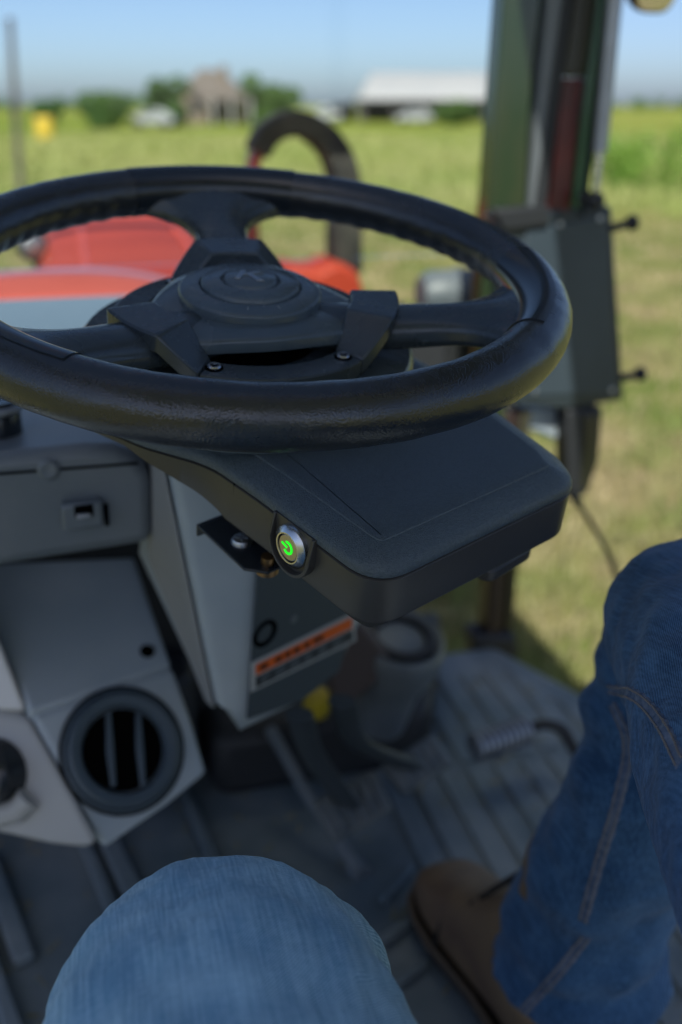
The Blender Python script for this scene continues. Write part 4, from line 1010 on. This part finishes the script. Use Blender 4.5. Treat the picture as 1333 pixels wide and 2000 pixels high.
M_seam = mat('seam_denim', (.07, .11, .20), .9, col2=(.18, .22, .31), nscale=150, bump=.6, bscale=500, bdist=.001)
M_thread = mat('stitch_thread', (.24, .22, .22), .8)
M_seamlt = mat('seam_light', (.08, .22, .40), .9, col2=(.22, .42, .62), nscale=250, bump=.6, bscale=500, bdist=.001)
seam('seam', [(1190, 1345), (1245, 1362), (1292, 1415), (1330, 1490)], .0042, M_seam)
seam('seam', [(1198, 1375), (1226, 1455), (1208, 1560), (1172, 1680), (1138, 1800)], .0045, M_seam)
seam('seam', [(1145, 1830), (1095, 1895), (1050, 1945), (1008, 1992)], .0045, M_seam)
# boots
def boot(toe, heel, ankle):
    toe, heel, ankle = map(np.array, (toe, heel, ankle)); d = toe - heel; Ln = np.linalg.norm(d[:2]); d = np.array([d[0], d[1], 0]) / Ln; s = np.array([d[1], -d[0], 0])
    rs = []
    prof = [(-.02, .030, .02, .10), (.0, .036, .012, .16), (.15, .038, .010, .20), (.32, .040, .010, .17), (.5, .045, .010, .125), (.68, .050, .010, .098), (.84, .050, .010, .082), (.95, .041, .012, .066), (1.0, .026, .018, .05), (1.02, .008, .026, .036)]
    for u, w, z0, z1 in prof:
        c = heel + d * Ln * u; ring = []
        for k in range(20):
            a = 2 * math.pi * k / 20; ca, sa = math.cos(a), math.sin(a)
            ring.append(c + s * w * .9 * math.copysign(abs(ca) ** .7, ca) + UZ * ((z0 + z1) / 2 + (z1 - z0) / 2 * math.copysign(abs(sa) ** .75, sa)))
        rs.append(ring)
    b = mk('boot', *loft(rs), M_boot, per, smooth=180, sub=1)
    mk('boot_shaft', *tube([heel + d * Ln * .12 + UZ * .10, ankle + UZ * .12], [.05, .058], 20), M_boot, b)
    so = []
    for u, w in ((-.03, .026), (.0, .036), (.15, .039), (.4, .040), (.68, .053), (.84, .053), (.95, .044), (1.02, .024)):
        c = heel + d * Ln * u; so.append((c + s * w * .9, c - s * w * .9))
    ol = [p[0] for p in so] + [p[1] for p in so[::-1]]
    mk('sole', *prism([p * [1, 1, 0] + UZ * .002 for p in ol], UZ * .018), M_sole, b, bevel=.004)
    wl_ = [p * [1, 1, 0] + UZ * .022 for p in ol]; mk('welt', *tube(wl_ + [wl_[0]], .0045, 8), mat('welt_tan', (.10, .07, .045), .7), b)
    seam_ = []
    for k in range(15):
        a = math.pi * k / 14; c = heel + d * Ln * (.66 - .05 * math.sin(a)); seam_.append(c + s * .0455 * math.cos(a) + UZ * (.022 + .083 * math.sin(a) ** .8))
    mk('toe_seam', *tube(seam_, .0025, 6), M_sole, b)
    for q in (.50, .43, .36):
        c = heel + d * Ln * q; zz = .128 + (.5 - q) * .36
        mk('lace', *tube([c - s * .03 + UZ * (zz - .012), c + UZ * zz, c + s * .03 + UZ * (zz - .012)], .003, 6), M_sole, b)
    return b
boot((.112, .925, 0), (.205, .675, 0), AR)
boot((-.135, .50, 0), (-.13, .26, 0), AL)

# ================================================================== chaff on the cab floor
g = np.random.default_rng(77); parts = []
for i in range(320):
    r_, f_ = g.uniform(-.35, .58), g.uniform(-.1, .66)
    if r_ > .80 - f_ * .4: continue
    p = fT(r_, f_, .0055); a = g.uniform(0, 6.28); L_ = g.uniform(.004, .022); d = np.array([math.cos(a), math.sin(a), g.uniform(-.05, .15)]) * L_
    parts.append(tube([p, p + d], g.uniform(.0006, .0016), 4))
o = mk('chaff', *join(*parts), mat('dry_chaff', (.32, .26, .15), .9, col2=(.16, .15, .06), nscale=30), smooth=0)
o['kind'] = 'stuff'; o['label'] = 'bits of dry grass scattered over the cab floor mat'; o['category'] = 'chaff'
for x, y in ((1094, 438), (1172, 426), (1196, 762), (1045, 764)):
    mk('panel_screw', *lathe(onplane(x, y, mp0 - mnv * .004, mnv / np.linalg.norm(mnv)), -mnv, [(.0045, -.001), (.0045, .0012), (.003, .002), (.001, .0015)], 14), M_zinc, box)
